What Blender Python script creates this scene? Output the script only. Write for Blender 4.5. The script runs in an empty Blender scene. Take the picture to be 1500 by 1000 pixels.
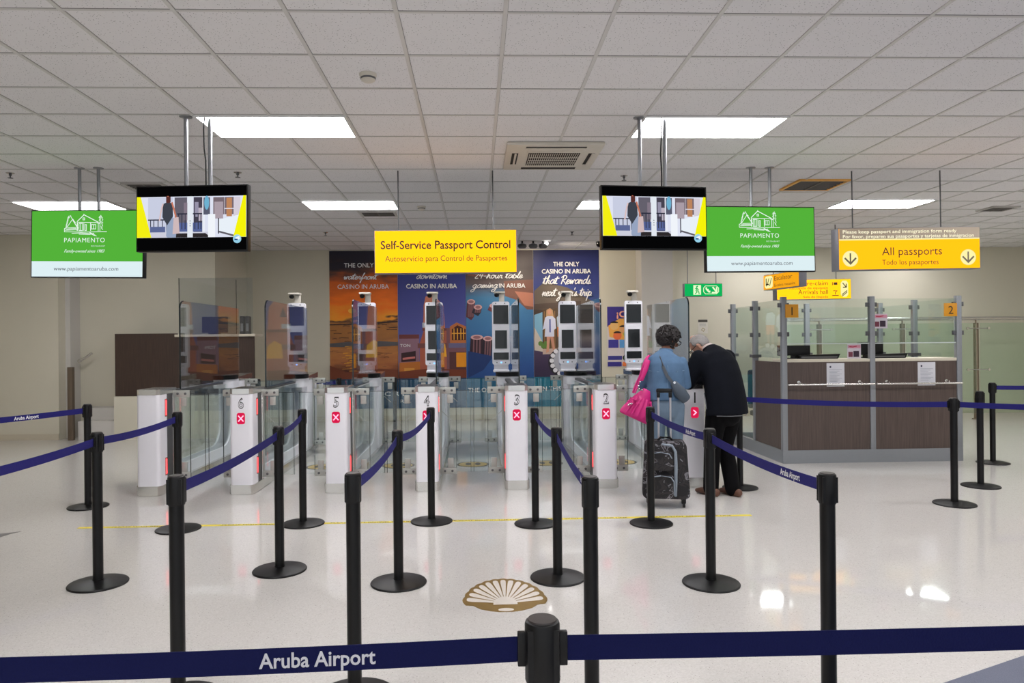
import bpy, bmesh, math, random
from mathutils import Vector, Matrix

random.seed(7)
sc = bpy.context.scene
COL = sc.collection
R = math.radians

# ------------------------------------------------------------------ camera
YAW, ROLL = math.atan(39 / 1050), 0.0095
cd = bpy.data.cameras.new('camera')
cd.sensor_width = 36.0
cd.sensor_fit = 'HORIZONTAL'
cd.lens = 36.0 * 1050 / 1500
cd.shift_x = 14 / 1500
cd.shift_y = -1 / 1500
cd.clip_start = 0.05
cam = bpy.data.objects.new('camera', cd)
COL.objects.link(cam)
cam.matrix_world = (Matrix.Translation((0, 0, 1.55)) @ Matrix.Rotation(-YAW, 4, 'Z')
                    @ Matrix.Rotation(math.pi / 2, 4, 'X') @ Matrix.Rotation(-ROLL, 4, 'Z'))
sc.camera = cam

# ------------------------------------------------------------------ world, exposure
sc.view_settings.view_transform = 'Standard'
sc.view_settings.look = 'None'
sc.view_settings.gamma = 1.0
sc.view_settings.use_curve_mapping = False
sc.view_settings.exposure = 0.0
w = bpy.data.worlds.new('hall ambient fill')  # ambient fill from the open rear, added to even out the ceiling
sc.world = w
w.use_nodes = True
w.node_tree.nodes['Background'].inputs[0].default_value = (0.90, 0.95, 1.0, 1)
w.node_tree.nodes['Background'].inputs[1].default_value = 1.1
sc.cycles.transparent_max_bounces = 40
sc.cycles.max_bounces = 8
sc.cycles.sample_clamp_indirect = 6.0

PANEL = 24.5          # strength of the ceiling light diffusers
CEIL = 3.36          # ceiling height


# ------------------------------------------------------------------ materials
def lin(c):
    return tuple((v / 12.92 if v <= 0.04045 else ((v + 0.055) / 1.055) ** 2.4) for v in c)


def rgb(r, g, b):
    return lin((r / 255, g / 255, b / 255))


MATS = {}


def nt_new(name):
    m = bpy.data.materials.new(name)
    m.use_nodes = True
    nt = m.node_tree
    for n in list(nt.nodes):
        nt.nodes.remove(n)
    return m, nt


def N(nt, t, **kw):
    n = nt.nodes.new(t)
    for k, v in kw.items():
        if k.startswith('i_'):
            n.inputs[k[2:].replace('_', ' ')].default_value = v
        else:
            setattr(n, k, v)
    return n


def pm(name, col, rough=0.5, metal=0.0, var=0.06, scale=18.0, bump=0.0, spec=0.5, stretch=None, coat=0.0):
    """procedural principled material: colour broken up a little by noise"""
    if name in MATS:
        return MATS[name]
    m, nt = nt_new(name)
    L = nt.links.new
    out = N(nt, 'ShaderNodeOutputMaterial')
    b = N(nt, 'ShaderNodeBsdfPrincipled')
    L(b.outputs[0], out.inputs[0])
    tc = N(nt, 'ShaderNodeTexCoord')
    mp = N(nt, 'ShaderNodeMapping')
    if stretch:
        mp.inputs['Scale'].default_value = stretch
    L(tc.outputs['Object'], mp.inputs[0])
    no = N(nt, 'ShaderNodeTexNoise')
    no.inputs['Scale'].default_value = scale
    no.inputs['Detail'].default_value = 4
    L(mp.outputs[0], no.inputs['Vector'])
    mr = N(nt, 'ShaderNodeMapRange')
    mr.inputs[3].default_value = 1 - var
    mr.inputs[4].default_value = 1 + var
    L(no.outputs['Fac'], mr.inputs[0])
    mx = N(nt, 'ShaderNodeVectorMath', operation='SCALE')
    mx.inputs[0].default_value = col
    L(mr.outputs[0], mx.inputs['Scale'])
    L(mx.outputs[0], b.inputs['Base Color'])
    b.inputs['Roughness'].default_value = rough
    b.inputs['Metallic'].default_value = metal
    b.inputs['Specular IOR Level'].default_value = spec
    b.inputs['Coat Weight'].default_value = coat
    if bump:
        bp = N(nt, 'ShaderNodeBump')
        bp.inputs['Strength'].default_value = bump
        bp.inputs['Distance'].default_value = 0.01
        L(no.outputs['Fac'], bp.inputs['Height'])
        L(bp.outputs[0], b.inputs['Normal'])
    m.diffuse_color = (*col, 1)
    MATS[name] = m
    return m


def em(name, col, strength=1.0):
    if name in MATS:
        return MATS[name]
    m, nt = nt_new(name)
    out = N(nt, 'ShaderNodeOutputMaterial')
    e = N(nt, 'ShaderNodeEmission')
    e.inputs[0].default_value = (*col, 1)
    e.inputs[1].default_value = strength
    nt.links.new(e.outputs[0], out.inputs[0])
    MATS[name] = m
    return m


def glass(name, tint, base=0.05):
    """thin clear sheet: see-through with mirror reflection growing at grazing angles"""
    if name in MATS:
        return MATS[name]
    m, nt = nt_new(name)
    L = nt.links.new
    out = N(nt, 'ShaderNodeOutputMaterial')
    tr = N(nt, 'ShaderNodeBsdfTransparent')
    tr.inputs[0].default_value = (*tint, 1)
    gl = N(nt, 'ShaderNodeBsdfGlossy')
    gl.inputs['Roughness'].default_value = 0.0
    gl.inputs[0].default_value = (0.95, 0.97, 0.97, 1)
    lw = N(nt, 'ShaderNodeLayerWeight')
    lw.inputs[0].default_value = 0.5
    p = N(nt, 'ShaderNodeMath', operation='POWER')
    p.inputs[1].default_value = 4.0
    L(lw.outputs['Facing'], p.inputs[0])
    ma = N(nt, 'ShaderNodeMath', operation='MULTIPLY_ADD')
    ma.inputs[1].default_value = 0.70
    ma.inputs[2].default_value = base
    ma.use_clamp = True
    L(p.outputs[0], ma.inputs[0])
    mx = N(nt, 'ShaderNodeMixShader')
    L(ma.outputs[0], mx.inputs[0])
    L(tr.outputs[0], mx.inputs[1])
    L(gl.outputs[0], mx.inputs[2])
    L(mx.outputs[0], out.inputs[0])
    MATS[name] = m
    return m


def mat_floor():
    m, nt = nt_new('polished terrazzo')
    L = nt.links.new
    out = N(nt, 'ShaderNodeOutputMaterial')
    b = N(nt, 'ShaderNodeBsdfPrincipled')
    L(b.outputs[0], out.inputs[0])
    tc = N(nt, 'ShaderNodeTexCoord')
    vo = N(nt, 'ShaderNodeTexVoronoi')
    vo.inputs['Scale'].default_value = 55
    L(tc.outputs['Object'], vo.inputs['Vector'])
    cr = N(nt, 'ShaderNodeValToRGB')
    cr.color_ramp.elements[0].position = 0.05
    cr.color_ramp.elements[0].color = (*rgb(120, 112, 100), 1)
    cr.color_ramp.elements[1].position = 0.16
    cr.color_ramp.elements[1].color = (*rgb(206, 202, 197), 1)
    L(vo.outputs['Distance'], cr.inputs[0])
    vw = N(nt, 'ShaderNodeTexVoronoi')
    vw.inputs['Scale'].default_value = 150
    L(tc.outputs['Object'], vw.inputs['Vector'])
    hs = N(nt, 'ShaderNodeMix', data_type='RGBA')
    hs.inputs[0].default_value = 0.10
    L(cr.outputs[0], hs.inputs[6])
    bw = N(nt, 'ShaderNodeRGBToBW')
    L(vw.outputs['Color'], bw.inputs[0])
    L(bw.outputs[0], hs.inputs[7])
    L(hs.outputs[2], b.inputs['Base Color'])
    no = N(nt, 'ShaderNodeTexNoise')
    no.inputs['Scale'].default_value = 1.3
    L(tc.outputs['Object'], no.inputs['Vector'])
    mr = N(nt, 'ShaderNodeMapRange')
    mr.inputs[3].default_value = 0.03
    mr.inputs[4].default_value = 0.07
    L(no.outputs['Fac'], mr.inputs[0])
    L(mr.outputs[0], b.inputs['Roughness'])
    b.inputs['Specular IOR Level'].default_value = 0.5
    return m


def mat_tile():
    m, nt = nt_new('mineral fibre ceiling tile')
    L = nt.links.new
    out = N(nt, 'ShaderNodeOutputMaterial')
    b = N(nt, 'ShaderNodeBsdfPrincipled')
    L(b.outputs[0], out.inputs[0])
    tc = N(nt, 'ShaderNodeTexCoord')
    vo = N(nt, 'ShaderNodeTexVoronoi')
    vo.inputs['Scale'].default_value = 62
    vo.inputs['Randomness'].default_value = 1.0
    L(tc.outputs['Object'], vo.inputs['Vector'])
    cr = N(nt, 'ShaderNodeValToRGB')
    cr.color_ramp.elements[0].position = 0.10
    cr.color_ramp.elements[0].color = (*rgb(120, 120, 118), 1)
    cr.color_ramp.elements[1].position = 0.20
    cr.color_ramp.elements[1].color = (*rgb(230, 228, 229), 1)
    L(vo.outputs['Distance'], cr.inputs[0])
    L(cr.outputs[0], b.inputs['Base Color'])
    b.inputs['Roughness'].default_value = 0.9
    b.inputs['Specular IOR Level'].default_value = 0.1
    return m


def mat_wood(name, c0, c1, rough=0.45):
    if name in MATS:
        return MATS[name]
    m, nt = nt_new(name)
    L = nt.links.new
    out = N(nt, 'ShaderNodeOutputMaterial')
    b = N(nt, 'ShaderNodeBsdfPrincipled')
    L(b.outputs[0], out.inputs[0])
    tc = N(nt, 'ShaderNodeTexCoord')
    mp = N(nt, 'ShaderNodeMapping')
    mp.inputs['Scale'].default_value = (60, 60, 2.0)
    L(tc.outputs['Object'], mp.inputs[0])
    no = N(nt, 'ShaderNodeTexNoise')
    no.inputs['Scale'].default_value = 1.6
    no.inputs['Detail'].default_value = 6
    L(mp.outputs[0], no.inputs['Vector'])
    cr = N(nt, 'ShaderNodeValToRGB')
    cr.color_ramp.elements[0].position = 0.3
    cr.color_ramp.elements[0].color = (*c0, 1)
    cr.color_ramp.elements[1].position = 0.72
    cr.color_ramp.elements[1].color = (*c1, 1)
    L(no.outputs['Fac'], cr.inputs[0])
    L(cr.outputs[0], b.inputs['Base Color'])
    b.inputs['Roughness'].default_value = rough
    MATS[name] = m
    return m


def mat_print(name, stops, noise=0.0, nscale=3.0, stretch=(1, 1, 3), zlo=-1.5, zhi=1.5, rough=0.45):
    """a printed picture whose colour runs up the sheet (object z), broken by noise"""
    if name in MATS:
        return MATS[name]
    m, nt = nt_new(name)
    L = nt.links.new
    out = N(nt, 'ShaderNodeOutputMaterial')
    b = N(nt, 'ShaderNodeBsdfPrincipled')
    L(b.outputs[0], out.inputs[0])
    tc = N(nt, 'ShaderNodeTexCoord')
    sp = N(nt, 'ShaderNodeSeparateXYZ')
    L(tc.outputs['Object'], sp.inputs[0])
    mr = N(nt, 'ShaderNodeMapRange')
    mr.inputs[1].default_value = zlo
    mr.inputs[2].default_value = zhi
    L(sp.outputs[2], mr.inputs[0])
    mp = N(nt, 'ShaderNodeMapping')
    mp.inputs['Scale'].default_value = stretch
    L(tc.outputs['Object'], mp.inputs[0])
    no = N(nt, 'ShaderNodeTexNoise')
    no.inputs['Scale'].default_value = nscale
    no.inputs['Detail'].default_value = 5
    L(mp.outputs[0], no.inputs['Vector'])
    s = N(nt, 'ShaderNodeMath', operation='SUBTRACT')
    s.inputs[1].default_value = 0.5
    L(no.outputs['Fac'], s.inputs[0])
    ma = N(nt, 'ShaderNodeMath', operation='MULTIPLY_ADD')
    ma.inputs[1].default_value = noise
    L(s.outputs[0], ma.inputs[0])
    L(mr.outputs[0], ma.inputs[2])
    cr = N(nt, 'ShaderNodeValToRGB')
    el = cr.color_ramp.elements
    while len(el) < len(stops):
        el.new(0.5)
    for e, (p, c) in zip(el, stops):
        e.position = p
        e.color = (*c, 1)
    L(ma.outputs[0], cr.inputs[0])
    L(cr.outputs[0], b.inputs['Base Color'])
    b.inputs['Roughness'].default_value = rough
    b.inputs['Specular IOR Level'].default_value = 0.3
    MATS[name] = m
    return m


def mat_camo():
    m, nt = nt_new('suitcase print')
    L = nt.links.new
    out = N(nt, 'ShaderNodeOutputMaterial')
    b = N(nt, 'ShaderNodeBsdfPrincipled')
    L(b.outputs[0], out.inputs[0])
    tc = N(nt, 'ShaderNodeTexCoord')
    no = N(nt, 'ShaderNodeTexNoise')
    no.inputs['Scale'].default_value = 9
    no.inputs['Detail'].default_value = 2
    no.inputs['Distortion'].default_value = 1.2
    L(tc.outputs['Object'], no.inputs['Vector'])
    cr = N(nt, 'ShaderNodeValToRGB')
    cr.color_ramp.interpolation = 'CONSTANT'
    el = cr.color_ramp.elements
    for p, c in ((0.47, rgb(42, 38, 40)), (0.55, rgb(26, 25, 29)), (0.60, rgb(120, 118, 124)), (0.645, rgb(48, 42, 44))):
        el.new(p).color = (*c, 1)
    el[0].color = (*rgb(24, 22, 25), 1)
    el[-1].color = (*rgb(30, 28, 31), 1)
    L(no.outputs['Fac'], cr.inputs[0])
    L(cr.outputs[0], b.inputs['Base Color'])
    b.inputs['Roughness'].default_value = 0.75
    return m


WHITE = pm('white powder coat', rgb(232, 230, 236), 0.38, var=0.015)
STEEL = pm('brushed steel', rgb(222, 220, 216), 0.26, 1.0, var=0.10, scale=30, stretch=(1, 1, 40))
CHROME = pm('chrome', rgb(215, 215, 215), 0.12, 1.0, var=0.03)
GREYMETAL = pm('grey metal', rgb(140, 143, 147), 0.42, 0.35, var=0.04)
DARKMETAL = pm('dark side panel', rgb(96, 96, 98), 0.4, 0.5, var=0.05)
ZINC = pm('zinc tube', rgb(150, 152, 156), 0.35, 0.9, var=0.08)
BLACK = pm('black satin plastic', rgb(10, 10, 11), 0.42, var=0.10, spec=.3)
POSTBLACK = pm('black powder coated tube', rgb(9, 9, 10), 0.38, var=0.15, scale=60, spec=.3)
GLOSSBLACK = pm('black screen glass', rgb(10, 10, 11), 0.08, var=0.02)
CREAM = pm('cream wall paint', rgb(208, 202, 184), 0.75, var=0.02, scale=4, bump=0.03)
GREYWALL = pm('grey white wall and jamb shade', rgb(200, 196, 190), 0.75, var=0.02, scale=4, bump=0.03)
BELT = pm('navy webbing', rgb(32, 30, 102), 0.70, spec=.2, var=0.18, scale=220, bump=0.2)
BELTNAVY = pm('dark navy webbing', rgb(12, 17, 62), 0.80, spec=.15, var=0.15, scale=220, bump=0.2)
INKWHITE = pm('white ink', rgb(232, 232, 232), 0.6, var=0.02)
INKGREY = pm('silver ink', rgb(190, 190, 196), 0.6, var=0.02)
INKBLACK = pm('black ink', rgb(24, 22, 22), 0.6, var=0.02)
GLASS = glass('clear gate glass', (0.95, 0.975, 0.97), 0.04)
TALLGLASS = glass('tall screen glass', (0.88, 0.90, 0.91), 0.07)
BOOTHGLASS = glass('booth glass', (0.93, 0.965, 0.95), 0.035)
GLASSEDGE = pm('dark glass edge', rgb(24, 34, 36), 0.2, var=0.05)
GLASSLINE = pm('polished glass edge', rgb(190, 205, 204), 0.2, var=0.05)
WALNUT = mat_wood('brown laminate', rgb(70, 57, 52), rgb(90, 76, 69))
DARKWOOD = mat_wood('dark brown laminate', rgb(50, 36, 30), rgb(70, 52, 42))
BONE = pm('bone laminate', rgb(206, 198, 180), 0.5, var=0.02)
RED_E = em('red signal light', (1.0, 0.055, 0.06), 4.0)
REDBOX = em('red signal field', (0.62, 0.010, 0.065), 1.1)
REDX = em('pale signal cross', (1.0, 0.42, 0.58), 1.6)
BLUE_E = em('blue indicator light', (0.12, 0.35, 1.0), 3.0)
YSIGN = em('lit yellow sign face', (1.0, 0.45, 0.006), 1.72)
YSIGN2 = em('lit amber sign face', (1.0, 0.42, 0.006), 1.45)
YPALE = em('lit pale yellow disc', (1.0, 0.92, 0.42), 1.0)
YTEXT = pm('brown sign lettering', rgb(64, 38, 4), 0.6, var=0.02)
YTEXT2 = pm('olive sign lettering', rgb(70, 52, 6), 0.6, var=0.02)


# ------------------------------------------------------------------ mesh builder
def frame(t, side):
    t = t.normalized()
    s = side - t * side.dot(t)
    if s.length < 1e-5:
        s = Vector((0, 1, 0)) - t * t.y
        if s.length < 1e-5:
            s = Vector((1, 0, 0))
    s.normalize()
    return s, t.cross(s)


class M:
    def __init__(self):
        self.bm = bmesh.new()
        self.mi = 0

    def _add(self, verts, faces):
        vs = [self.bm.verts.new(v) for v in verts]
        for f in faces:
            try:
                fc = self.bm.faces.new([vs[i] for i in f])
                fc.material_index = self.mi
            except ValueError:
                pass
        return self

    def poly(self, pts):
        return self._add(pts, [list(range(len(pts)))])

    def box(self, x0, x1, y0, y1, z0, z1, bev=0.0, seg=2):
        b = bmesh.new()
        bmesh.ops.create_cube(b, size=1.0)
        for v in b.verts:
            v.co = Vector((x0 + (v.co.x + .5) * (x1 - x0), y0 + (v.co.y + .5) * (y1 - y0), z0 + (v.co.z + .5) * (z1 - z0)))
        if bev:
            bmesh.ops.bevel(b, geom=list(b.edges), offset=bev, segments=seg, profile=0.5, affect='EDGES')
        return self._merge(b)

    def _merge(self, b, mat=None):
        b.verts.ensure_lookup_table()
        b.verts.index_update()
        vs = [self.bm.verts.new((mat @ v.co) if mat else v.co) for v in b.verts]
        for f in b.faces:
            try:
                fc = self.bm.faces.new([vs[v.index] for v in f.verts])
                fc.material_index = self.mi
            except ValueError:
                pass
        b.free()
        return self

    def obox(self, p0, p1, wx, wz, bev=0.0):
        """box running from p0 to p1, wx wide sideways and wz high"""
        p0, p1 = Vector(p0), Vector(p1)
        d = p1 - p0
        s, u = frame(d, Vector((0, 0, 1)))
        b = bmesh.new()
        bmesh.ops.create_cube(b, size=1.0)
        if bev:
            for v in b.verts:
                v.co = Vector((v.co.x * wx, v.co.y * d.length, v.co.z * wz))
            bmesh.ops.bevel(b, geom=list(b.edges), offset=bev, segments=2, profile=0.5, affect='EDGES')
            for v in b.verts:
                v.co = Vector((v.co.x / wx, v.co.y / d.length, v.co.z / wz))
        c = (p0 + p1) / 2
        for v in b.verts:
            v.co = c + d * v.co.y + u * (v.co.x * wx) + s * (v.co.z * wz)
        return self._merge(b)

    def tube(self, pts, r, n=12, cap=True):
        pts = [Vector(p) for p in pts]
        rr = r if isinstance(r, (list, tuple)) else [r] * len(pts)
        return self.loft(pts, [(a, a) for a in rr], n=n, cap=cap)

    def loft(self, pts, rads, side=(1, 0, 0), n=16, cap=True, dome=False):
        pts = [Vector(p) for p in pts]
        side = Vector(side)
        rings = []
        for i, p in enumerate(pts):
            t = pts[min(i + 1, len(pts) - 1)] - pts[max(i - 1, 0)]
            s, u = frame(t, side)
            rings.append((p, s, u, rads[i]))
        if dome:
            def extra(i, j):
                p, s, u, (a, b2) = rings[i]
                d = (pts[i] - pts[j]).normalized() * min(a, b2)
                return [(p + d * .5, s, u, (a * .86, b2 * .86)), (p + d * .85, s, u, (a * .5, b2 * .5))]
            rings = extra(0, 1)[::-1] + rings + extra(-1, -2)
        verts, faces = [], []
        for p, s, u, (a, b2) in rings:
            for k in range(n):
                an = 2 * math.pi * k / n
                verts.append(p + s * (a * math.cos(an)) + u * (b2 * math.sin(an)))
        for i in range(len(rings) - 1):
            for k in range(n):
                k2 = (k + 1) % n
                faces.append((i * n + k, i * n + k2, (i + 1) * n + k2, (i + 1) * n + k))
        if cap:
            faces.append(tuple(range(n))[::-1])
            faces.append(tuple((len(rings) - 1) * n + k for k in range(n)))
        return self._add(verts, faces)

    def lathe(self, prof, c=(0, 0, 0), n=32, axis='z'):
        verts, faces = [], []
        c = Vector(c)
        for r_, z in prof:
            for k in range(n):
                an = 2 * math.pi * k / n
                x, y = r_ * math.cos(an), r_ * math.sin(an)
                verts.append(c + (Vector((x, y, z)) if axis == 'z' else (Vector((x, z, y)) if axis == 'y' else Vector((z, x, y)))))
        m_ = len(prof)
        for i in range(m_ - 1):
            for k in range(n):
                k2 = (k + 1) % n
                q = (i * n + k, i * n + k2, (i + 1) * n + k2, (i + 1) * n + k)
                faces.append(q if axis != 'y' else q[::-1])
        faces.append(tuple(range(n))[::-1])
        faces.append(tuple((m_ - 1) * n + k for k in range(n)))
        return self._add(verts, faces)

    def prism(self, pts, axis, a, b):
        """extrude a 2-D outline: axis 'y' takes (x,z), 'x' takes (y,z), 'z' takes (x,y)"""
        def p3(p, t):
            return {'y': (p[0], t, p[1]), 'x': (t, p[0], p[1]), 'z': (p[0], p[1], t)}[axis]
        n = len(pts)
        verts = [p3(p, a) for p in pts] + [p3(p, b) for p in pts]
        faces = [tuple(range(n)), tuple(range(n, 2 * n))[::-1]]
        for i in range(n):
            j = (i + 1) % n
            faces.append((i, i + n, j + n, j))
        return self._add(verts, faces)

    def ball(self, c, r, sx=1, sy=1, sz=1, sub=2, rot=None):
        b = bmesh.new()
        bmesh.ops.create_icosphere(b, subdivisions=sub, radius=r)
        mt = Matrix.Translation(c) @ (rot.to_4x4() if rot else Matrix.Identity(4)) @ Matrix.Diagonal((sx, sy, sz, 1))
        return self._merge(b, mt)

    def mesh(self, name, mats, smooth=40):
        bmesh.ops.recalc_face_normals(self.bm, faces=list(self.bm.faces))
        me = bpy.data.meshes.new(name)
        self.bm.to_mesh(me)
        self.bm.free()
        for m_ in (mats if isinstance(mats, (list, tuple)) else [mats]):
            me.materials.append(m_)
        if smooth:
            for p in me.polygons:
                p.use_smooth = True
            me.set_sharp_from_angle(angle=R(smooth))
        return me

    def build(self, name, mats, parent=None, smooth=40, loc=None):
        return link(name, self.mesh(name, mats, smooth), parent, loc)


def link(name, me, parent=None, loc=None):
    o = bpy.data.objects.new(name, me)
    COL.objects.link(o)
    if parent is not None:
        o.parent = parent
    if loc is not None:
        o.location = loc
    return o


def tag(o, label, cat, group=None):
    o['label'] = label
    o['category'] = cat
    if group:
        o['group'] = group
    return o


def thing(name, label, cat, loc=(0, 0, 0), rz=0.0, group=None, rx=0.0, ry=0.0):
    o = bpy.data.objects.new(name, None)
    COL.objects.link(o)
    o.empty_display_size = 0.1
    o.location = loc
    o.rotation_euler = (rx, ry, rz)
    return tag(o, label, cat, group)


def struct(name, mb, mats, smooth=40):
    o = mb.build(name, mats, None, smooth)
    o['kind'] = 'structure'
    return o


CACHE = {}


def part(name, key, fn, mats, parent, loc=None, smooth=40):
    """a part whose mesh is shared by all the things built with the same key"""
    if key not in CACHE:
        mb = M()
        fn(mb)
        CACHE[key] = mb.mesh(name, mats, smooth)
    return link(name, CACHE[key], parent, loc)


# ------------------------------------------------------------------ lettering
def font_mesh(s, shear=0.0, bold=0.0, spacing=1.0):
    cu = bpy.data.curves.new('t', 'FONT')
    cu.body = s
    cu.size = 1.0
    cu.shear = shear
    cu.offset = bold
    cu.space_character = spacing
    cu.resolution_u = 3
    cu.fill_mode = 'FRONT'
    o = bpy.data.objects.new('t', cu)
    COL.objects.link(o)
    bpy.context.view_layer.update()
    me = bpy.data.meshes.new_from_object(o.evaluated_get(bpy.context.evaluated_depsgraph_get()))
    bpy.data.objects.remove(o)
    bpy.data.curves.remove(cu)
    return me


class Text:
    """lines of flat lettering on a sheet: local x right, z up, facing -y; every line becomes a part"""

    def __init__(self):
        self.lines = []

    def add(self, s, x, z, cap, width=None, align='c', shear=0.0, bold=0.0, spacing=1.0, mi=0):
        me = font_mesh(s, shear, bold, spacing)
        xs = [v.co.x for v in me.vertices]
        x0, x1 = min(xs), max(xs)
        kz = cap / 0.70
        kx = (width / (x1 - x0)) if width else kz
        wd = (x1 - x0) * kx
        ox = x - (wd / 2 if align == 'c' else (wd if align == 'r' else 0))
        vs = [(ox + (v.co.x - x0) * kx, z + v.co.y * kz) for v in me.vertices]
        self.lines.append((vs, [tuple(p.vertices) for p in me.polygons], mi))
        bpy.data.meshes.remove(me)
        return self

    def build(self, name, mats, parent, y=0.0):
        mats = mats if isinstance(mats, (list, tuple)) else [mats]
        for vs, fs, mi in self.lines:
            bm = bmesh.new()
            bv = [bm.verts.new((x, y, z)) for x, z in vs]
            for f in fs:
                try:
                    bm.faces.new([bv[i] for i in f])
                except ValueError:
                    pass
            bm.normal_update()
            for f in bm.faces:
                if f.normal.y > 0:
                    f.normal_flip()
            me = bpy.data.meshes.new(name)
            bm.to_mesh(me)
            bm.free()
            me.materials.append(mats[mi])
            link(name, me, parent)


class Art:
    """flat printed or lit shapes stacked a fraction of a millimetre apart, facing -y"""

    def __init__(self, step=0.0006, y=0.0):
        self.bm = bmesh.new()
        self.mats = []
        self.y = y
        self.step = step

    def _mi(self, m):
        if m not in self.mats:
            self.mats.append(m)
        return self.mats.index(m)

    def poly(self, m, pts):
        self.y -= self.step
        vs = [self.bm.verts.new((x, self.y, z)) for x, z in pts]
        f = self.bm.faces.new(vs)
        f.normal_update()
        if f.normal.y > 0:
            f.normal_flip()
        f.material_index = self._mi(m)
        return self

    def rect(self, m, x0, x1, z0, z1):
        return self.poly(m, [(x0, z0), (x1, z0), (x1, z1), (x0, z1)])

    def disc(self, m, x, z, rx, rz=None, n=20, a0=0, a1=360):
        rz = rx if rz is None else rz
        n2 = n if a1 - a0 < 360 else n - 1
        return self.poly(m, [(x + rx * math.cos(R(a0 + (a1 - a0) * k / n)), z + rz * math.sin(R(a0 + (a1 - a0) * k / n))) for k in range(n2 + 1)])

    def line(self, m, pts, wd, drift=.00002):
        """a stroke of even width; it leans out of the sheet by a hair so that loops do not coincide"""
        self.y -= self.step
        mi = self._mi(m)
        P = [Vector(p) for p in pts]
        P = [p for k, p in enumerate(P) if k == 0 or (p - P[k - 1]).length > 1e-6]
        prev = None
        for k, p in enumerate(P):
            d0 = (P[k] - P[k - 1]).normalized() if k else None
            d1 = (P[k + 1] - P[k]).normalized() if k < len(P) - 1 else None
            d = d1 if d0 is None else (d0 if d1 is None else (d0 + d1))
            if d.length < .2:
                d = d1
            d = d.normalized()
            q = p - d * wd * .3 if d0 is None else (p + d * wd * .3 if d1 is None else p)
            kk = 1.0
            if d0 is not None and d1 is not None:
                kk = min(1.6, 1 / max(.5, d.dot(d1)))
            nx, nz = -d.y * wd / 2 * kk, d.x * wd / 2 * kk
            cur = (self.bm.verts.new((q.x + nx, self.y, q.y + nz)), self.bm.verts.new((q.x - nx, self.y, q.y - nz)))
            if prev:
                try:
                    f = self.bm.faces.new((prev[0], prev[1], cur[1], cur[0]))
                    f.normal_update()
                    if f.normal.y > 0:
                        f.normal_flip()
                    f.material_index = mi
                except ValueError:
                    pass
            prev = cur
            self.y -= drift
        return self

    def build(self, name, parent):
        me = bpy.data.meshes.new(name)
        bm = self.bm
        bmesh.ops.triangulate(bm, faces=[f for f in bm.faces if len(f.verts) > 4])
        bm.to_mesh(me)
        bm.free()
        for m_ in self.mats:
            me.materials.append(m_)
        return link(name, me, parent)


def ink(c, rough=0.5):
    return pm('ink %02x%02x%02x' % tuple(c), rgb(*c), rough, var=0.04, scale=8, spec=0.3)


def lit(c, s=1.0):
    return em('lit %02x%02x%02x' % tuple(c), rgb(*c), s)


# ================================================================== SETTING
FX0, FX1, FY0, FY1 = -8.2, 12.5, -7.0, 14.4
struct('floor', M().box(FX0 - .2, FX1 + .2, FY0, FY1, -0.12, 0), mat_floor())
struct('ceiling', M().box(FX0 - .2, FX1 + .2, FY0, FY1, CEIL, CEIL + 0.12), mat_tile())
grid = M()
GX0, GY0 = 0.18, 3.95
LIGHTS = [(-2.22, 5.75), (1.38, 5.75), (-2.22, 9.20), (1.38, 9.20), (-5.82, 9.20), (4.88, 9.20),
          (5.58, 5.75), (-2.22, 2.15), (1.38, 2.15), (4.88, 2.15), (8.58, 5.75), (8.58, 9.20),
          (-2.22, -1.45), (1.38, -1.45), (4.88, -1.45), (-2.22, -5.05), (1.38, -5.05)]
xs = [GX0 + .6 * k for k in range(-15, 22)]
for x in xs:
    if FX0 < x < FX1:
        grid.box(x - .012, x + .012, FY0, 14.2, CEIL - .006, CEIL + .004)
for k in range(-19, 18):
    y = GY0 + .6 * k
    if FY0 < y < 14.15:
        grid.box(FX0, FX1, y - .010, y + .010, CEIL - .004, CEIL + .004)
struct('trim_1', grid, pm('ceiling tee bars', rgb(206, 204, 201), 0.5, var=0.02), smooth=0)
seam = M()
for k in range(-19, 18):
    y = GY0 + .6 * k
    if FY0 < y < 14.15:
        seam.box(FX0, FX1, y - .0145, y - .0105, CEIL - .0015, CEIL + .002)
for x in xs:
    if FX0 < x < FX1:
        seam.box(x + .0125, x + .0145, FY0, 14.2, CEIL - .0015, CEIL + .002)
struct('trim_2', seam, pm('shadow gap', rgb(132, 130, 128), 0.9, var=0.02), smooth=0)

# walls
struct('wall_back', M().box(-4.47, FX1, 14.2, 14.4, 0, CEIL), CREAM)
struct('wall_left_end', M().box(FX0, -6.83, 12.0, 12.2, 0, CEIL), CREAM)
struct('wall_left_jamb', M().box(-6.95, -6.75, 12.2, 12.5, 0, CEIL), GREYWALL)  # cream wall too; the grey colour stands in for its shade
struct('wall_left_recess', M().box(-6.95, -4.47, 12.5, 12.7, 0, CEIL), CREAM)
struct('wall_left_return', M().box(-4.55, -4.47, 12.7, 14.2, 0, CEIL), CREAM)
struct('wall_left', M().box(FX0 - .2, FX0, FY0, 12.2, 0, CEIL), CREAM)
struct('wall_right', M().box(FX1, FX1 + .2, FY0, FY1, 0, CEIL), CREAM)
struct('wall_column', M().box(3.2, 3.81, 13.7, 14.2, 0, CEIL), GREYWALL)
bb = M()
bb.box(-4.47, FX1, 14.185, 14.2, 0, .10)
bb.box(FX0, -6.83, 11.985, 12.0, 0, .10)
struct('baseboard_back', bb, pm('stone skirting', rgb(196, 186, 166), 0.4, var=0.05))
st = M()
st.box(-6.5, -5.9, 11.95, 12.45, 0, .30)
st.box(-6.5, -5.9, 12.15, 12.45, .30, .50)
struct('wall_low_left', st, GREYWALL)
struct('wall_platform', M().box(-5.9, -3.55, 11.9, 12.45, 0, .70), CREAM)

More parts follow.
